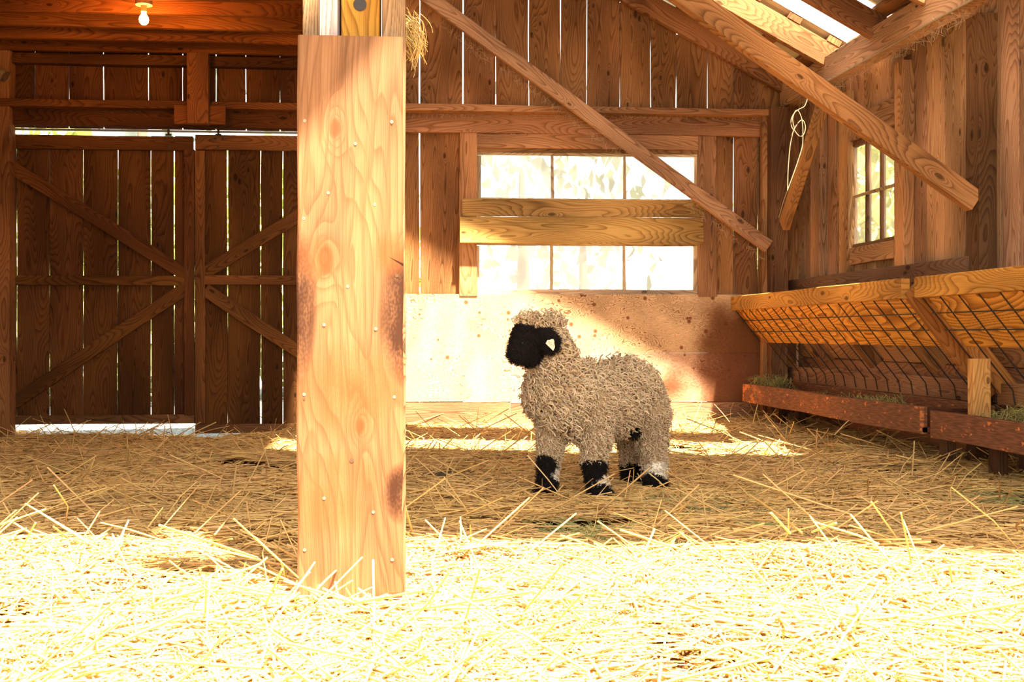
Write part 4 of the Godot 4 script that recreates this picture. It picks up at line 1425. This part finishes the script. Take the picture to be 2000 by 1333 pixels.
# ---------------------------------------------------------------- small things
func small_things() -> void:
	rng.seed = 91
	# bulb under the loft
	var at := at_depth(281, 38, 6.02)
	var l := thing("ceiling_lamp", "lit bare bulb in a socket under the loft joists", "lamp", at)
	var b := Shape.new()
	b.lathe(PackedVector2Array([Vector2(0.0, -0.036), Vector2(0.016, -0.033), Vector2(0.028, -0.020), Vector2(0.032, -0.002), Vector2(0.028, 0.016), Vector2(0.018, 0.032), Vector2(0.014, 0.045)]), 18)
	put(b.done(), "bulb", M.bulb, l, Transform3D(Basis().scaled(Vector3.ONE * 0.85), at))
	var so := Shape.new()
	so.lathe(PackedVector2Array([Vector2(0.0, 0.04), Vector2(0.016, 0.042), Vector2(0.017, 0.075), Vector2(0.046, 0.078), Vector2(0.048, 0.13), Vector2(0.03, 0.16), Vector2(0.0, 0.162)]), 18)
	put(so.done(), "socket", M.socket, l, Transform3D(Basis(), at))
	var lo := OmniLight3D.new()
	lo.name = "bulb_glow"
	lo.light_color = Color(1.0, 0.66, 0.30)
	lo.light_energy = 0.22
	lo.light_size = 0.03
	lo.omni_range = 12.0
	lo.omni_attenuation = 2.0
	lo.shadow_enabled = true
	l.add_child(lo)
	# the pipe end at the left edge
	var pp := at_depth(13, 151, 6.9)
	var pipe := thing("pipe_stub", "short dark pipe end sticking out beside the left jamb", "pipe", pp)
	var ps := Shape.new()
	ps.tube(PackedVector3Array([pp + Vector3(-0.22, 0.13, -0.10), pp + Vector3(-0.02, 0.012, 0)]), [0.03, 0.03], 12, false)
	ps.tube(PackedVector3Array([pp + Vector3(-0.025, 0.015, 0), pp + Vector3(0.0, 0.0, 0.01)]), [0.036, 0.036], 12, false)
	put(ps.done(), "pipe", M.socket, pipe)
	var ph := Shape.new()
	ph.tube(PackedVector3Array([pp + Vector3(-0.025, 0.015, 0), pp + Vector3(-0.005, 0.003, 0.008)]), [0.028, 0.028], 12, true)
	put(ph.done(), "bore_shade", M.hole, pipe)  # dark plug painted for the shade inside the pipe
	# hanging loops of cord by the knee brace
	var d := 6.55
	var pts := [[1580, 181], [1576, 196], [1571, 208], [1560, 214], [1551, 222], [1545, 235], [1546, 248], [1552, 256], [1561, 266], [1569, 264], [1573, 250], [1570, 238], [1565, 235], [1557, 243], [1549, 258], [1545, 275], [1542, 295], [1539, 335], [1538, 372]]
	var path := []
	for p in pts:
		path.append(at_depth(p[0], p[1], d))
	var pts2 := [[1538, 372], [1548, 345], [1560, 310], [1567, 285], [1568, 262], [1567, 240], [1562, 222], [1555, 216], [1548, 232], [1551, 250]]
	var path2 := []
	for p in pts2:
		path2.append(at_depth(p[0], p[1], d - 0.02))
	var cord := thing("hanging_cord", "pale cord hanging in loops beside the short steep brace", "cord", at_depth(1560, 180, d))
	var cs := Shape.new()
	cs.tube(curve(path, 5), [0.0029], 6)
	put(cs.done(), "loop", M.cord, cord)
	var cs2 := Shape.new()
	cs2.tube(curve(path2, 5), [0.0029], 6)
	put(cs2.done(), "loop", M.cord, cord)
	var cs3 := Shape.new()
	cs3.tube(curve([at_depth(1538, 372, d), at_depth(1530, 395, d + 0.05), at_depth(1521, 425, d + 0.12)], 5), [0.0029], 6)
	put(cs3.done(), "tail", M.cord, cord)
	# cord along the lower edge of the plate beam
	var cc := thing("beam_cord", "pale cord stapled along the lower edge of the eave beam", "cord", Vector3(2.69, 2.18, -5.5))
	var bs := Shape.new()
	var bp := PackedVector3Array()
	var z := -6.6
	while z < -4.4:
		bp.append(Vector3(2.694, 2.182 - 0.006 * absf(sin(z * 2.4)), z))
		z += 0.15
	bs.tube(bp, [0.0055], 6)
	put(bs.done(), "strand", M.cord, cc)
	# nest of straw on the post
	var no := at_depth(806, 75, 2.78)
	var nest := thing("straw_tuft", "tuft of dry straw wedged on the side of the post near its top", "straw", no, "", "stuff")
	var where := []
	var cols := PackedColorArray()
	for i in 260:
		var q := Vector3(rng.randfn(0.0, 0.010), rng.randfn(0.0, 0.022), rng.randfn(0, 0.02))
		var bb := Basis(Vector3(rng.randf_range(-0.4, 0.4), rng.randf_range(-1, 1), 1).normalized(), rng.randf_range(-1.9, -0.7)) * Basis(Vector3.UP, rng.randf_range(-0.7, 0.7))
		where.append(Transform3D(bb.scaled_local(Vector3(rng.randf_range(0.03, 0.075), 0.0009, 0.0009)), q))
		cols.append(vary(Color(0.66, 0.47, 0.18), 0.25))
	copies(straw_mesh(1), "stems", M.straw, nest, where, cols)
	# dusty cobweb threads
	webs("cobweb", "dusty cobweb threads hanging below the long brace at the window", on_z(1138, 230, -7.06), on_z(860, 40, -7.06), on_z(1490, 500, -7.06), 420, 0.05)
	webs("cobweb", "dusty cobweb threads along the ledger above the window", on_z(1150, 226, ZB + 0.10), on_z(800, 222, ZB + 0.12), on_z(1500, 228, ZB + 0.12), 300, 0.03)
	webs("cobweb", "dusty cobweb threads hanging under the eave beam", Vector3(2.72, 2.15, -5.6), Vector3(2.71, 2.17, -6.9), Vector3(2.71, 2.17, -4.9), 420, 0.075)

func webs(called: String, label: String, at: Vector3, a: Vector3, b: Vector3, count: int, size: float) -> void:
	var o := thing(called, label, "cobweb", at, "dusty cobwebs", "stuff")
	var m := straw_mesh(1)
	var where := []
	var cols := PackedColorArray()
	for i in count:
		var p := a.lerp(b, rng.randf()) + Vector3(rng.randf_range(-0.01, 0.01), -rng.randf() * size * 0.8, rng.randf_range(-0.03, 0.02))
		var dir := Basis(Vector3.UP, rng.randf() * TAU) * Basis(Vector3(0, 0, 1), rng.randf_range(-1.5, 1.5))
		where.append(Transform3D(dir.scaled_local(Vector3(size * rng.randf_range(0.4, 1.3), 0.0006, 0.0006)), p - at))
		cols.append(vary(Color(1, 1, 1), 0.3))
	copies(m, "threads", M.web, o, where, cols)

# ---------------------------------------------------------------- trees beyond the walls
func outside() -> void:
	rng.seed = 14
	var leaf := Shape.new()
	leaf.quad(Vector3(0, -0.5, 0), Vector3(0.3, 0, 0.1), Vector3(0, 0.5, 0), Vector3(-0.3, 0, 0.1), Vector3(0, 0, 1))
	var lm := leaf.done()
	var crown_w := []
	var crown_c := PackedColorArray()
	for i in 2600:
		var q := Vector3(rng.randfn(), rng.randfn(), rng.randfn()).normalized() * pow(rng.randf(), 0.3)
		q *= 1.0 + 0.25 * bumps.get_noise_3d(q.x * 2.0, q.y * 2.0, q.z * 2.0)
		var b := Basis(Vector3(rng.randf_range(-1, 1), rng.randf_range(-1, 1), rng.randf_range(-1, 1)).normalized(), rng.randf() * TAU)
		crown_w.append(Transform3D(b.scaled_local(Vector3.ONE * rng.randf_range(0.10, 0.19)), q))
		crown_c.append(vary(Color(0.36, 0.42, 0.14).lerp(Color(0.62, 0.62, 0.32), rng.randf()), 0.2))
	var thin_w := []
	var thin_c := PackedColorArray()
	for i in range(0, crown_w.size(), 8):
		thin_w.append(crown_w[i])
		thin_c.append(vary(Color(0.30, 0.34, 0.30), 0.3))
	var proto: MultiMeshInstance3D = null
	var thin: MultiMeshInstance3D = null
	var trees := [[-5.5, -13.5, 2.2, 2.1, 1], [-2.9, -12.2, 1.5, 1.3, 1], [-0.9, -13.2, 1.5, 1.5, 1], [3.4, -26.0, 2.6, 3.9, 0], [5.6, -30.0, 2.6, 3.6, 0], [-4.2, -20.0, 3.0, 4.2, 0], 
		[7.5, -9.0, 2.0, 1.7, 1], [8.3, -18.0, 2.4, 2.3, 1], [8.5, -5.5, 1.9, 1.6, 1]]
	for t in trees:
		var bush: bool = t[4] == 1
		var o := thing("leafy_bush" if bush else "tree", "sunlit green bush outside, glimpsed through gaps in the planks" if bush else "pale leafy tree outside, seen faintly through the windows", "bush" if bush else "tree", Vector3(t[0], -0.07, t[1]), "bushes outside the barn" if bush else "trees outside the barn")
		var crown: MultiMeshInstance3D
		if not bush:
			if thin == null:
				thin = copies(lm, "crown", M.leaf, o, thin_w, thin_c)
				crown = thin
			else:
				crown = thin.duplicate()
				crown.name = "crown"
				o.add_child(crown, true)
		elif proto == null:
			crown = copies(lm, "crown", M.leaf, o, crown_w, crown_c)
			proto = crown
		else:
			crown = proto.duplicate()
			crown.name = "crown"
			o.add_child(crown, true)
		var r: float = t[2]
		crown.transform = Transform3D(Basis(Vector3.UP, rng.randf() * TAU).scaled(Vector3(r, r * (0.95 if bush else 1.3), r)), Vector3(0, t[3], 0))
		var s := Shape.new()
		var h: float = t[3]
		s.tube(PackedVector3Array([Vector3(0, -0.1, 0), Vector3(0.03, h * 0.5, 0.02), Vector3(-0.02, h * 1.2, 0)]), [0.05 * h, 0.04 * h, 0.015 * h], 9)
		put(s.done(), "trunk", M.bark, o, Transform3D(Basis(), o.position))
